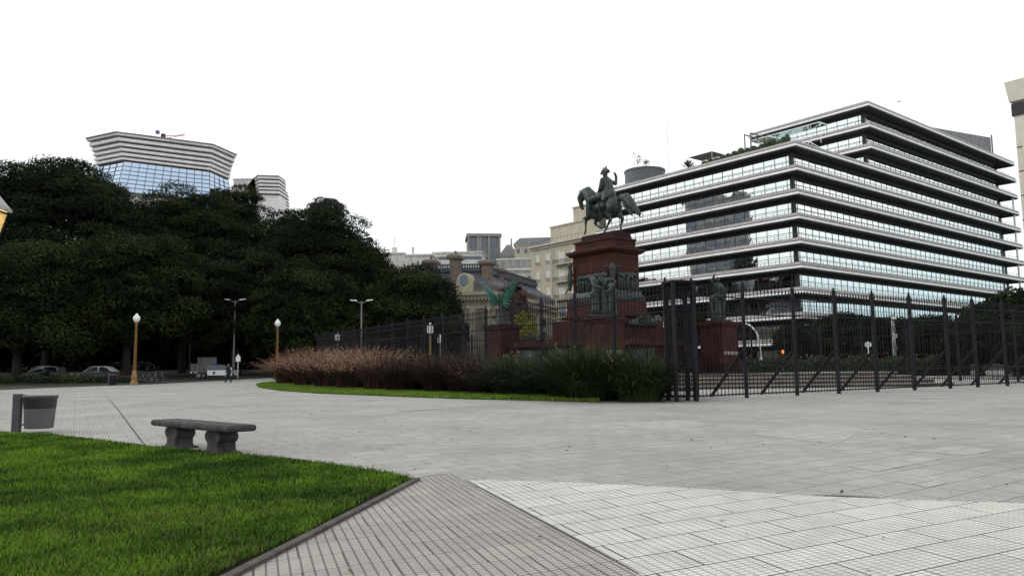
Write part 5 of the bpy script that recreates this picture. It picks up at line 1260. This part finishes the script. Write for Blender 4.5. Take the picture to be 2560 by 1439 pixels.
for row, back in ((0, 0), (1, 1.5), (2, 3.2)):
    px = 712+row*14
    while px < 1590-row*10:
        t_ = np.interp(px, [712, 800, 950, 1130, 1350, 1560, 1600], [0, .2, .4, .6, .8, 1, 1]); _, py = bedline(min(t_, 1)); g = G(px, py-1)
        gx, gy = g.x+back*.35+r3.uniform(-.2, .2), g.y+back+r3.uniform(-.3, .3)
        z = gz(gx, gy); ppx = PX((gx, gy, z))[0]; h = (ZA(gx, gy, float(hgt(ppx)))-z)/.96*r3.uniform(.84, 1.08)
        kind = 'fawn' if ppx < 995+r3.uniform(-25, 25) else ('maroon' if ppx < 1235+r3.uniform(-40, 40) and not (row > 0 and r3.random() < .6) else 'green')
        clumps.append((gx, gy, z, max(h, .6), kind)); px += FPX/gy*r3.uniform(1.05, 1.45)*(1.0 if gy < 40 else 1.15)
print('CLUMPS', len(clumps))
for i, (gx, gy, z, h, kind) in enumerate(clumps):
    dist = gy; r_ = h*.62; w_ = .012*max(1, dist/26)
    n = int(2300 if dist < 34 else 1300)
    if kind == 'fawn': grass_clump((gx, gy, z), h, r_, n, M_gf, M_pl, 220, i, 'fountain_grass', 'fawn feathery fountain grass clump in the left part of the planting bed', 'fawn fountain grasses', w_*1.1)
    elif kind == 'maroon': grass_clump((gx, gy, z), h*.97, r_, n, M_gm, M_plm, 90, i, 'fountain_grass', 'dark maroon fountain grass clump in the middle of the planting bed', 'maroon fountain grasses', w_)
    else: grass_clump((gx, gy, z), h*1.08, r_*1.25, int(n*1.1), M_gg, M_pl, 3, i, 'fountain_grass', 'dense dark green arching grass clump in the planting bed', 'green ornamental grasses', w_*2.0, .85)

# ------------------------------------------------------------------ lamps
def globe_lamp(px, ybase, ytop, label, Y=None, plain=False, group='ochre globe lamps'):
    g = G(px, ybase) if Y is None else AT(px, ybase, Y); z0 = g.z if Y is None else gz(g.x, g.y); H = ZA(g.x, g.y, ytop)-z0
    e = empty('globe_lamp_post', (g.x, g.y, z0), 0, label, 'street lamp', group)
    MB().lathe([(.34, 0), (.34, .15), (.25, .25), (.22, .6), (.28, .7), (.16, .85), (.14, 1.2)], 12).build('base', M_ochre, e, True)
    MB().lathe([(.13, 1.2), (.095, H-.95), (.12, H-.93), (.08, H-.85), (.15, H-.8), (.13, H-.74)], 12).build('pole', M_ochre, e, True)
    b = MB(); b.tube([(-.42, 0, H*.58), (.42, 0, H*.58)], .022, 6); b.build('ladder_bar', M_iron, e)
    g_ = MB().lathe([(.11, H-.74), (.24, H-.6), (.29, H-.42), (.24, H-.25), (.13, H-.15), (.10, H-.12), (.12, H-.07), (.05, H-.01), (.01, H)], 16).build('globe', M_lampglobe, e, True)
    return e
globe_lamp(335, 962.5, 783, 'ochre lamp post with white acorn globe beside the parked cars')
globe_lamp(711, 0, 797, 'ochre lamp post with white acorn globe behind the fawn grasses', Y=76)
globe_lamp(2352, 0, 826, 'short ochre lamp post with globe seen through the right fence', Y=92)
def double_lamp(px, ytop, Y, label, H2=None):
    p = AT(px, ytop, Y); z0 = gz(p.x, Y); H = p.z-z0; e = empty('street_light', (p.x, Y, z0), 0, label, 'street light', 'tall double headed street lights')
    MB().tube([(0, 0, 0), (0, 0, H*.4), (0, 0, H)], [.13, .10, .07], 8).build('pole', M_grey, e)
    for s_ in (-1, 1):
        b = MB(); b.tube([(0, 0, H-.25), (s_*.6, 0, H+.0)], .04, 6); b.build('arm', M_grey, e)
        b = MB(); b.loft([[(s_*.5, -.14, H-.02), (s_*.5, .14, H-.02), (s_*.5, .14, H+.1), (s_*.5, -.14, H+.1)], [(s_*1.15, -.09, H+.06), (s_*1.15, .09, H+.06), (s_*1.15, .09, H+.15), (s_*1.15, -.09, H+.15)]]); b.build('lamp_head', M_white, e)
double_lamp(588, 750, 84, 'tall grey double headed street light behind the walking person')
double_lamp(904, 752, 80, 'tall grey double headed street light behind the left fence')
def candle_lamp(px, ytop, Y, label, col=None):
    p = AT(px, ytop, Y); z0 = gz(p.x, Y); H = p.z-z0; e = empty('park_lamp', (p.x, Y, z0), 0, label, 'park lamp', 'slim park lamps inside the fence')
    MB().tube([(0, 0, 0), (0, 0, H-.8)], [.09, .07], 8).build('pole', col or M_ochre, e)
    b = MB(); b.tube([(0, 0, H-.8), (0, 0, H)], .075, 8); 
    for a in range(4): b.tube([(.19*math.cos(a*1.57), .19*math.sin(a*1.57), H-.75), (.19*math.cos(a*1.57), .19*math.sin(a*1.57), H-.25)], .055, 6)
    b.lathe([(.1, H-.82), (.24, H-.78), (.24, H-.74), (.08, H-.72)], 10); b.build('lamp_cluster', M_white, e)
candle_lamp(1075.5, 806, 60, 'slim park lamp with clustered white tubes in front of the palace')
candle_lamp(844, 830, 78, 'dim slim park lamp further left behind the fence', M_grey)
candle_lamp(1100, 836, 80, 'dim slim park lamp right of the bright tube lamp', M_grey)
# lit lantern at the left border, on its post outside the frame
Yl = 13.0; p = AT(-33, 588, Yl); z0 = gz(p.x, Yl); zb_, zt_, zr_ = ZA(p.x, Yl, 584)-z0, ZA(p.x, Yl, 520)-z0, ZA(p.x, Yl, 488)-z0
la = empty('lit_lantern', (p.x, Yl, z0), R(6), 'lit four sided lantern glowing warm at the left border', 'street lamp')
MB().lathe([(.16, 0), (.14, .5), (.07, .7), (.05, zb_-.1), (.09, zb_-.05)], 12).build('pole', M_iron, la, True)
wt, wb_ = .215, .14
b = MB(); b.frustum((-wt-.03, -wt-.03, wt+.03, wt+.03), (-.05, -.05, .05, .05), zt_+.02, zr_+.12); b.box(-wt-.04, -wt-.04, zt_-.03, wt+.04, wt+.04, zt_+.02); b.build('roof', mat('lantern_tin', (.30, .30, .28), .5, .15, 4), la)
b = MB()
for sx in (-1, 1):
    for sy in (-1, 1): b.tube([(sx*wb_, sy*wb_, zb_), (sx*wt, sy*wt, zt_)], .014, 4)
for z_, w_ in ((zb_, wb_), (zt_-.06, wt-.01)): b.tube([(-w_, -w_, z_), (w_, -w_, z_), (w_, w_, z_), (-w_, w_, z_), (-w_, -w_, z_)], .016, 4)
b.box(-wb_, -wb_, zb_-.05, wb_, wb_, zb_); b.build('frame', M_iron, la)
mg = bpy.data.materials.new('lantern_glass'); mg.use_nodes = True; nb_ = mg.node_tree.nodes['Principled BSDF']; nb_.inputs['Base Color'].default_value = (.9, .7, .35, 1); nb_.inputs['Roughness'].default_value = .45; nb_.inputs['Transmission Weight'].default_value = .9; nb_.inputs['IOR'].default_value = 1.1
nb_.inputs['Emission Color'].default_value = (1, .68, .25, 1); nb_.inputs['Emission Strength'].default_value = .10
b = MB(); k_ = .012; b._add([(x*(wb_-k_), y*(wb_-k_), zb_+.01) for x, y in ((-1, -1), (1, -1), (1, 1), (-1, 1))]+[(x*(wt-k_-.005), y*(wt-k_-.005), zt_-.07) for x, y in ((-1, -1), (1, -1), (1, 1), (-1, 1))], [(0, 1, 5, 4), (1, 2, 6, 5), (2, 3, 7, 6), (3, 0, 4, 7)]); b.build('glass', mg, la)
MB().ell((0, 0, zb_+.17), (.12, .12, .15)).build('bulb', mat('bulb', (1, .9, .6), .5, .01, 1, emit=(1, .86, .5), es=14), la, True)
ll = bpy.data.lights.new('lantern_light', 'POINT'); ll.energy = 25; ll.color = (1, .75, .4); ll.shadow_soft_size = .1; lo = bpy.data.objects.new('lantern_light', ll); COL.objects.link(lo); lo.parent = la; lo.location = (0, 0, zb_+.3)

# ------------------------------------------------------------------ bench and bin
def gat(px, py, hgt_):   # point at height hgt_ above the sloping ground seen at the pixel
    d = ray(px, py); t_ = (CH-hgt_)/(SL*d.y-d.z); return Vector((t_*d.x, t_*d.y, CH+t_*d.z))
SH = .46; q1, q2, q3 = gat(377, 1047, SH), gat(566, 1066, SH), gat(634, 1053, SH)
u_ = (q2-q1); v_ = (q3-q2); u_.z = v_.z = 0; Lb_ = u_.length; u_.normalize(); vw = abs(v_.dot(Vector((-u_.y, u_.x, 0)))); print('BENCH', Lb_, vw)
vw = .47; ctr_ = (q1+q2)/2+Vector((-u_.y, u_.x, 0))*vw/2
be = empty('stone_bench', (ctr_.x, ctr_.y, SL*ctr_.y), math.atan2(u_.y, u_.x), 'backless weathered concrete bench on two bulging legs beside the lawn', 'bench')
M_bench = mat('bench_concrete', (0.03, 0.024, 0.026), .95, .25, 5, bump=.8, col2=(0.085, 0.07, 0.07))
rr = .045; pf = [(-Lb_/2+rr*(1-math.cos(a)), SH-rr+rr*math.sin(a)*1) for a in ()]
b = MB(); b.loft([[(sx*(Lb_/2-i_), sy*(vw/2-i_), z) for sx, sy in ((-1, -1), (1, -1), (1, 1), (-1, 1))] for z, i_ in ((SH-.10, .03), (SH-.085, .008), (SH-.05, 0), (SH-.02, .006), (SH, .03))]); b.build('seat', M_bench, be)
prof = [(.22, 0), (.215, .05), (.165, .08), (.15, .13), (.155, .18), (.20, .205), (.235, .25), (.235, .29), (.20, .335), (.155, .35), (.16, SH-.1)]
for cxp in (446, 566):
    g = G(cxp, 1112 if cxp < 500 else 1126); lx_ = (-.27 if cxp < 500 else .27)*Lb_
    b = MB(); outl = [(-r_, z) for r_, z in prof]+[(r_, z) for r_, z in prof[::-1]]
    rings = [[(x*k2, z) for x, z in outl] for k2 in (1,)]
    b.loft([[(lx_+x*1.05, -.15, z) for x, z in outl], [(lx_+x*1.05, .15, z) for x, z in outl]])
    b.box(lx_-.29, -.19, 0, lx_+.29, .19, .045)
    b.build('leg', M_bench, be)
g = G(40, 1083); bn = empty('litter_bin', (g.x, g.y, g.z), R(8), 'grey conical litter bin hung on a square post by the lawn', 'litter bin')
M_bin = mat('bin_grey', (0.075, 0.065, 0.08), .6, .2, 2, bump=.1); M_bin2 = mat('bin_panel', (0.11, 0.098, 0.105), .7, .15, 2)
hp_ = ZA(g.x, g.y, 984)-g.z; ppm = FPX/g.y; cx_ = 52/ppm
MB().box(-.075, -.06, 0, .075, .06, hp_).build('post', M_bin, bn)
b = MB(); b.box(.07, -.03, hp_*.93, .16, .03, hp_*.97); b.box(.07, -.03, hp_*.2, .2, .03, hp_*.24); b.build('bracket', M_bin, bn)
zb0, zt0 = .10, hp_-.05
b = MB(); b.lathe([(.26, zb0), (.27, zb0+.02), (.292, zt0-.28), (.295, zt0-.26)], 32, (cx_, 0)); bd = b.build('bucket', M_bin2, bn, True)
b = MB(); b.lathe([(.297, zt0-.26), (.315, zt0-.04), (.335, zt0-.03), (.335, zt0+.01), (.31, zt0+.012), (.29, zt0-.05), (.26, zt0-.3)], 32, (cx_, 0)); b.build('rim', M_bin, bn, True)

# ------------------------------------------------------------------ cars
M_cg = mat('car_glass', (0.02, 0.025, 0.03), .08, .05, 1, spec=.8)
def car(px, py, Y, rz, paint, label, L=4.3, kind='sedan', paint2=None, group='cars parked behind the low hedge'):
    p = AT(px, py, Y); z0 = gz(p.x, Y); e = empty('parked_car' if not paint2 else 'police_car', (p.x, Y, z0), rz, label, 'car', group)
    h = 1.45; W = .86
    low_p = [(-L/2, .35), (-L/2+.05, .72), (-L*.36, .86), (-L*.18, .92), (L*.30, .94), (L*.46, .88), (L/2, .70), (L/2-.02, .35), (L*.42, .24), (-L*.42, .24)]
    b = MB(); b.loft([[(x*.985, y, z) for x, z in low_p] if abs(y) > .8 else [(x, y, z) for x, z in low_p] for y in (-W, -W*.9, W*.9, W)]); b.build('body', paint, e, True).data.set_sharp_from_angle(angle=R(35)) if hasattr(bpy.types.Mesh, 'set_sharp_from_angle') else None
    top_p = [(-L*.24, .90), (-L*.10, h-.06), (-L*.03, h), (L*.16, h), (L*.24, h-.05), (L*.40, .93)] if kind == 'sedan' else [(-L*.30, .90), (-L*.12, h+.02), (-L*.03, h+.06), (L*.30, h+.05), (L*.42, h-.1), (L*.47, .92)]
    b = MB(); b.loft([[(x, y*(.78 if z > 1.2 else .9), z) for x, z in top_p] for y in (-W, W)]); b.build('roof', paint, e)
    ins = [(x*.93, .93+(z-.93)*.86+.02) for x, z in top_p]
    for s_ in (-1, 1):
        mid = .5*(ins[0][0]+ins[-1][0])+.05
        for a_, c_ in ((0, 1), (1, 0)):
            po = [(x, z) for x, z in ins]; po = [(min(x, mid-.05), z) if a_ == 0 else (max(x, mid+.05), z) for x, z in po]
            w3 = MB(); w3.loft([[(x, s_*(W*(.9 if z < 1.2 else .785)+.012), z) for x, z in po], [(x, s_*(W*(.9 if z < 1.2 else .785)-.03), z) for x, z in po]]); w3.build('side_window', M_cg, e)
    ws_ = MB(); a0, a1 = top_p[0], top_p[1]; ws_.loft([[(a0[0]+.0, -W*.8, a0[1]+.04), (a0[0]+.0, W*.8, a0[1]+.04), (a1[0]-.03, W*.68, a1[1]-.03), (a1[0]-.03, -W*.68, a1[1]-.03)], [(a0[0]+.1, -W*.8, a0[1]), (a0[0]+.1, W*.8, a0[1]), (a1[0]+.05, W*.68, a1[1]-.06), (a1[0]+.05, -W*.68, a1[1]-.06)]]); ws_.build('windscreen', M_cg, e)
    for x in (-L*.31, L*.30):
        for s_ in (-1, 1):
            w3 = MB(); w3.m = Matrix.Translation((x, s_*(W-.1), .31)) @ Matrix.Rotation(R(90), 4, 'X'); w3.lathe([(.20, -.11), (.31, -.10), (.315, 0), (.31, .10), (.20, .11)], 20); w = w3.build('wheel', M_tyre, e, True)
            w3 = MB(); w3.m = Matrix.Translation((x, s_*(W-.1), .31)) @ Matrix.Rotation(R(90), 4, 'X'); w3.lathe([(.02, -.112), (.19, -.115), (.2, .0), (.19, .115), (.02, .112)], 16); w3.build('rim', M_grey, w, True)
    for s_ in (-1, 1):
        MB().ell((-L/2+.07, s_*.62, .66), (.10, .17, .08)).build('headlight', M_lampglobe, e, True)
        MB().box(L/2-.08, s_*.68-.14, .66, L/2-.0, s_*.68+.14, .80).build('tail_light', mat('tail_red', (.25, .01, .01), .3, .1, 1), e)
        MB().ell((-L*.19, s_*(W+.08), .98), (.07, .09, .06)).build('wing_mirror', paint, e, True)
    if paint2:
        for s_ in (-1, 1):
            MB().box(-L*.12, s_*W*1.005-.01, .36, L*.42, s_*W*1.005+.01, .88).build('white_door_panel', paint2, e)
            sh = MB(); sh.prism_y([(.0, .72), (.12, .76), (.24, .72), (.22, .55), (.12, .44), (.02, .55)], s_*W*1.03-.012, s_*W*1.03+.012); sh.build('shield_emblem', mat('shield', (.02, .02, .06), .5, .1, 1), e)
        lb_ = MB(); lb_.box(-.15, -.6, h+.0, .15, .6, h+.14); lb_.build('light_bar', mat('lightbar', (.02, .04, .3), .2, .1, 1), e)
    return e
M_silver = mat('car_silver', (0.34, 0.38, 0.40), .3, .04, 1, metal=.3); M_whitep = mat('car_white', (0.62, 0.66, 0.68), .3, .03, 1); M_darkp = mat('car_dark', (0.02, 0.02, 0.035), .3, .1, 1)
car(108, 957, 80, R(2), M_silver, 'silver green hatchback parked at the far left behind the hedge', 4.0, 'hatch')
car(243, 957, 78, R(3), M_whitep, 'pale silver saloon parked left of the ochre lamp post', 4.5, 'sedan')
car(292, 930, 112, R(0), M_grey_c if 'M_grey_c' in globals() else M_darkp, 'dark car further back under the trees, left of the lamp post', 4.4, 'sedan', group='dark cars under the trees')
car(352, 930, 114, R(0), M_darkp, 'dark car further back under the trees, right of the lamp post', 4.4, 'sedan', group='dark cars under the trees')
car(538, 953, 80, R(4), M_darkp, 'dark police car with white doors and a shield emblem, behind the walking person', 4.5, 'sedan', M_whitep, group=None)
# bicycles and scooters rack shapes beside the lamp
def bicycle(px, py, Y, rz, label):
    p = AT(px, py, Y); e = empty('bicycle', (p.x, Y, gz(p.x, Y)), rz, label, 'bicycle', 'parked bicycles')
    for x in (-.52, .52):
        b = MB(); b.tube([(x+.33*math.cos(a*math.pi/8), 0, .34+.33*math.sin(a*math.pi/8)) for a in range(17)], .022, 5); w = b.build('wheel', M_tyre, e)
        b = MB()
        for a in range(4): b.tube([(x-.31*math.cos(a*.785), 0, .34-.31*math.sin(a*.785)), (x+.31*math.cos(a*.785), 0, .34+.31*math.sin(a*.785))], .005, 3)
        b.build('spokes', M_grey, w)
    b = MB(); b.tube([(-.52, 0, .34), (-.16, 0, .78), (.36, 0, .80), (-.04, 0, .32), (-.52, 0, .34)], .022, 6); b.tube([(-.04, 0, .32), (-.2, 0, .92)], .02, 6); b.tube([(.52, 0, .34), (.34, 0, .98)], .02, 6); b.build('frame', M_grey, e)
    MB().ell((-.22, 0, .95), (.13, .06, .03)).build('saddle', M_black, e); MB().tube([(.30, -.25, 1.0), (.36, 0, .98), (.30, .25, 1.0)], .018, 5).build('handlebar', M_grey, e)
for px, r_, lb in ((362, 5, 'parked bicycle next to the lamp post base'), (378, -8, 'parked bicycle in the middle of the little row'), (394, 10, 'parked bicycle at the right end of the little row')): bicycle(px, 955, 70, R(r_), lb)
# small dark bin by the lamp
g = AT(281, 963, 66); e = empty('dark_bin', (g.x, 66, gz(g.x, 66)), 0, 'small dark purple bin standing left of the ochre lamp post', 'litter bin')
MB().lathe([(.24, 0), (.28, .8), (.3, .82), (.3, .88), (.2, .92)], 14).build('bucket', mat('purple_bin', (0.05, 0.03, 0.06), .6, .2, 2), e, True)
MB().box(-.36, -.03, 0, -.30, .03, 1.05).build('post', M_grey, e)

# ------------------------------------------------------------------ the walking person
g = G(571, 955.5); yw_ = R(150)
pe = empty('person', (g.x, g.y, g.z), yw_, 'person in dark uniform clothes walking across the far plaza by the police car', 'person')
Hp = ZA(g.x, g.y, 908)-g.z; print('PERSON', Hp, g.y)
Hp = min(max(Hp, 1.6), 1.85)
M_skin = mat('skin', (0.30, 0.17, 0.11), .6, .1, 3); M_cloth = mat('dark_cloth', (0.012, 0.012, 0.022), .9, .2, 4)
lg = [((.09, .055, .27), (.15, .06, .045)), ((.02, -.055, .28), (-.13, -.06, .06))]
am = [((-.02, .14, .64), (.08, .13, .52)), ((.04, -.14, .65), (-.03, -.15, .50))]
b = MB(); human(b, Hp, (0, 0, 0), 0, .03, am, lg); organic(b, 'body', M_skin, pe, .014, 1)
b = MB(); b.m = Matrix.Scale(Hp, 4)
b.chain(((0, 0, .50), .095), ((0, 0, .62), .088), ((.005, 0, .74), .10), ((.01, 0, .79), .075)); b.limb((.01, .09, .795), .055, (.01, -.09, .795), .055)
for i, (e_, h_) in enumerate(am):
    sy = 1 if i == 0 else -1; b.chain(((.01, .108*sy, .80), .046), (e_, .036), (tuple(Vector(e_).lerp(Vector(h_), .9)), .028))
organic(b, 'jacket', M_cloth, pe, .014, 1)
b = MB(); b.m = Matrix.Scale(Hp, 4)
for i, (k_, f_) in enumerate(lg): sy = 1 if i == 0 else -1; b.chain(((0, .045*sy, .51), .072), (k_, .050), (f_, .040))
organic(b, 'trousers', M_cloth, pe, .014, 1)
b = MB(); b.m = Matrix.Scale(Hp, 4); b.ell((.015, 0, .955), (.060, .053, .055)); organic(b, 'hair', M_black, pe, .012, 1)
b = MB(); b.m = Matrix.Scale(Hp, 4)
for _, f_ in lg: f_ = Vector(f_); b.limb(f_+Vector((-.02, 0, -.012)), .030, f_+Vector((.085, 0, -.024)), .022)
organic(b, 'shoes', M_black, pe, .012, 0)
b = MB(); b.m = Matrix.Scale(Hp, 4); b.ell((-.075, -.08, .73), (.03, .045, .05)); b.build('white_shoulder_patch', M_white, pe, True)

# ------------------------------------------------------------------ signs, hoarding, poles
p = AT(594, 948, 82); z0 = gz(p.x, 82); ht = ZA(p.x, 82, 884)-z0; hb_ = ZA(p.x, 82, 903)-z0
e = empty('house_shaped_sign', (p.x, 82, z0), 0, 'pale house shaped sign plate on a thin white post', 'sign')
MB().tube([(0, 0, 0), (0, 0, hb_)], .045, 6).build('post', M_white, e); MB().prism_y([(-.24, hb_), (.24, hb_), (.24, (hb_+ht)/2+.05), (0, ht), (-.24, (hb_+ht)/2+.05)], -.03, .03).build('plate', M_lip, e)
a, b2 = AT(476, 925, 104), AT(541, 925, 104); z0 = gz(a.x, 104)
e = empty('grey_hoarding', (a.x, 104, z0), 0, 'pale grey boarded hoarding standing under the trees', 'hoarding')
w_ = b2.x-a.x; hh_ = ZA(a.x, 104, 893)-z0
for k in range(4): MB().box(w_*k/4+.02, 0, 0 if k else 0, w_*(k+1)/4-.02, .12, hh_*(1 if k else .62)).build('panel', M_whitew, e)
MB().box(0, -.02, -.3, w_, .1, .12).build('base_rail', M_grey, e)
p = AT(493, 930, 98); z0 = gz(p.x, 98); e = empty('white_bollard', (p.x, 98, z0), 0, 'short white post in front of the grey hoarding', 'bollard'); hh_ = ZA(p.x, 98, 912)-z0
MB().lathe([(.16, 0), (.14, .1), (.12, hh_-.1), (.13, hh_-.08), (.05, hh_)], 10).build('shaft', M_white, e, True)
MB().lathe([(.2, 0), (.2, .06), (.16, .07)], 10).build('foot', M_grey, e)
p = AT(477, 812, 100); z0 = gz(p.x, 100); e = empty('square_sign', (p.x, 100, z0), 0, 'small grey square sign board on a pole under the trees', 'sign'); hh_ = ZA(p.x, 100, 806)-z0
MB().tube([(0, 0, 0), (0, 0, hh_-.7)], .06, 6).build('post', M_grey, e); MB().box(-.35, -.04, hh_-.8, .35, .04, hh_).build('board', M_greyw, e)
# curved pale street lamp, traffic light, round sign, stickered pole
p = AT(1902, 890, 66); z0 = gz(p.x, 66); e = empty('curved_street_lamp', (p.x, 66, z0), 0, 'pale street lamp with an arm curving to the left behind the terrace', 'street light')
H = ZA(p.x, 66, 803)-z0
MB().tube([(0, 0, 0), (0, 0, H*.35)], .13, 8).build('base', M_white, e)
b = MB(); b.tube([(0, 0, H*.35)]+[(-.06-1.5*(1-math.cos(a)), 0, H*.62+H*.36*math.sin(a)) for a in (0, .35, .7, 1.05, 1.35, 1.5)], .075, 8); b.build('curved_arm', M_white, e, True)
MB().ell((-1.75, 0, H-.04), (.35, .12, .08)).build('lamp_head', M_grey, e, True)
p = AT(1957, 900, 62); z0 = gz(p.x, 62); e = empty('traffic_light', (p.x, 62, z0), 0, 'traffic light showing red behind the terrace hedge', 'traffic light'); zc_ = ZA(p.x, 62, 879)-z0
MB().tube([(0, .12, 0), (0, .12, zc_)], .05, 6).build('pole', M_grey, e); MB().box(-.17, -.1, zc_-.75, .17, .1, zc_+.2).build('housing', M_black, e)
MB().ell((0, -.11, zc_), (.115, .03, .115)).build('red_lens', mat('red_lens', (1, .1, .02), .4, .01, 1, emit=(1, .10, .01), es=5), e, True)
b = MB(); b.ell((0, -.11, zc_-.28), (.1, .02, .1)); b.build('amber_lens', M_black, e); b = MB(); b.ell((0, -.11, zc_-.56), (.1, .02, .1)); b.build('green_lens', M_black, e)
p = AT(2170, 861, 68); z0 = gz(p.x, 68); e = empty('round_sign', (p.x, 68, z0), R(-20), 'white round traffic sign seen from behind through the fence', 'sign'); zc_ = ZA(p.x, 68, 861)-z0
MB().tube([(0, 0, 0), (0, 0, zc_)], .04, 6).build('post', M_white, e); b = MB(); b.m = Matrix.Translation((0, -.06, zc_)) @ Matrix.Rotation(R(90), 4, 'X'); b.lathe([(.02, -.02), (.27, -.02), (.27, .02), (.02, .02)], 20); b.build('disc', M_lip, e)
p = AT(2237, 880, 66); z0 = gz(p.x, 66); e = empty('stickered_pole', (p.x, 66, z0), 0, 'pale pole covered with torn stickers behind the fence', 'pole'); H = ZA(p.x, 66, 785)-z0
MB().tube([(0, 0, 0), (0, 0, H)], [.16, .13], 10).build('shaft', mat('sticker_pole', (0.10, 0.10, 0.12), .8, .3, 5, col2=(.55, .55, .55)), e)
for k, (z_, w_) in enumerate(((H*.42, .3), (H*.62, .35), (H*.72, .25), (H*.9, .4))): MB().box(-w_/2, -.2, z_, w_/2, -.165, z_+.3).build('notice', M_lip if k % 2 else M_grey, e)
# bird
p = AT(2248, 255, 100); e = empty('bird', p, 0, 'tiny flying bird above the office roof', 'bird')
b = MB(); b.chain(((-.18, 0, 0), .04), ((0, 0, .01), .06), ((.14, 0, .02), .035), ((.2, 0, .02), .012)); b.limb((-.18, 0, 0), .04, (-.3, 0, -.01), .03); organic(b, 'body', M_black, e, .015, 1)
for s_ in (-1, 1): b = MB(); b.tube([(.02, .03*s_, .02), (.04, .2*s_, .09), (-.06, .42*s_, .05)], [.07, .06, .015], 6, .25); b.build('wing', M_black, e, True)

# ------------------------------------------------------------------ dim street fronts under the left trees
fr_ = [(-420, 60, 730, 150, M_greyw, 'long grey street front under the trees at the left border'), (60, 260, 760, 146, M_tan, 'tan street front half hidden behind trunks, behind the pale car'),
       (265, 420, 740, 150, M_greyw, 'grey street front behind the lamp post'), (425, 600, 800, 140, M_whitew, 'pale shuttered street front behind the hoarding'),
       (605, 800, 750, 146, M_tan, 'tan street front behind the second globe lamp'), (805, 1120, 780, 150, M_greyw, 'grey street front behind the left fence')]
for px0, px1, pt, Y, mt_, lb in fr_:
    block('street_front', px0, px1, pt, Y, R(0), 10, mt_, lb, [2.5, 6.0, 9.5], 5 if px1-px0 > 150 else 4, (1.3, 2.2), M_darkglass)

# ------------------------------------------------------------------ what stands left of the frame and is mirrored in the office glass
e = empty('long_dark_block', (-116, 88, gz(0, 88)), 0, 'long low dark housing block beyond the left border, mirrored in the lower office glass', 'building')
MB().box(0, 0, 0, 10, 72, 31.5).build('wall', M_granite2, e); MB().box(-.3, -.3, 31.5, 10.3, 72.3, 32.2).build('parapet', M_greyw, e)
e = empty('dark_apartment_tower', (-112, 117, gz(0, 117)), 0, 'tall dark apartment tower beyond the left border, mirrored in the office glass', 'building')
MB().box(0, 0, 0, 12, 21, 58).build('wall', M_greyw, e); MB().box(-.3, -.3, 58, 12.3, 21.3, 59).build('parapet', M_greyw, e)
wv = MB()
first = None
for k in range(17):
    for j in range(4):
        o = MB().box(-.05, -1.9, -1.1, .06, 1.9, 1.1).build('window', M_darkglass, e) if first is None else first.copy()
        if first is None: first = o
        else: COL.objects.link(o)
        o.location = (12, 2.8+j*5.1, 3+k*3.3)
for i, (x, y, h) in enumerate([(-98, 84, 25), (-96, 98, 28), (-96, 112, 26), (-97, 128, 29), (-112, 144, 28), (-104, 158, 27)]):
    e = empty('tipa_tree', (x, y, gz(x, y)), 0, 'broad dark tree beyond the left border, mirrored in the lower office glass', 'tree', 'trees beyond the left border')
    crown(e, (0, 0, h*.56), 8.5, 8, h*.46, 90, 2.4, 120, .2, .34, M_tipa2, 700+i, -.9); trunk(e, h*.5, .5, 5, i)
#NEXT
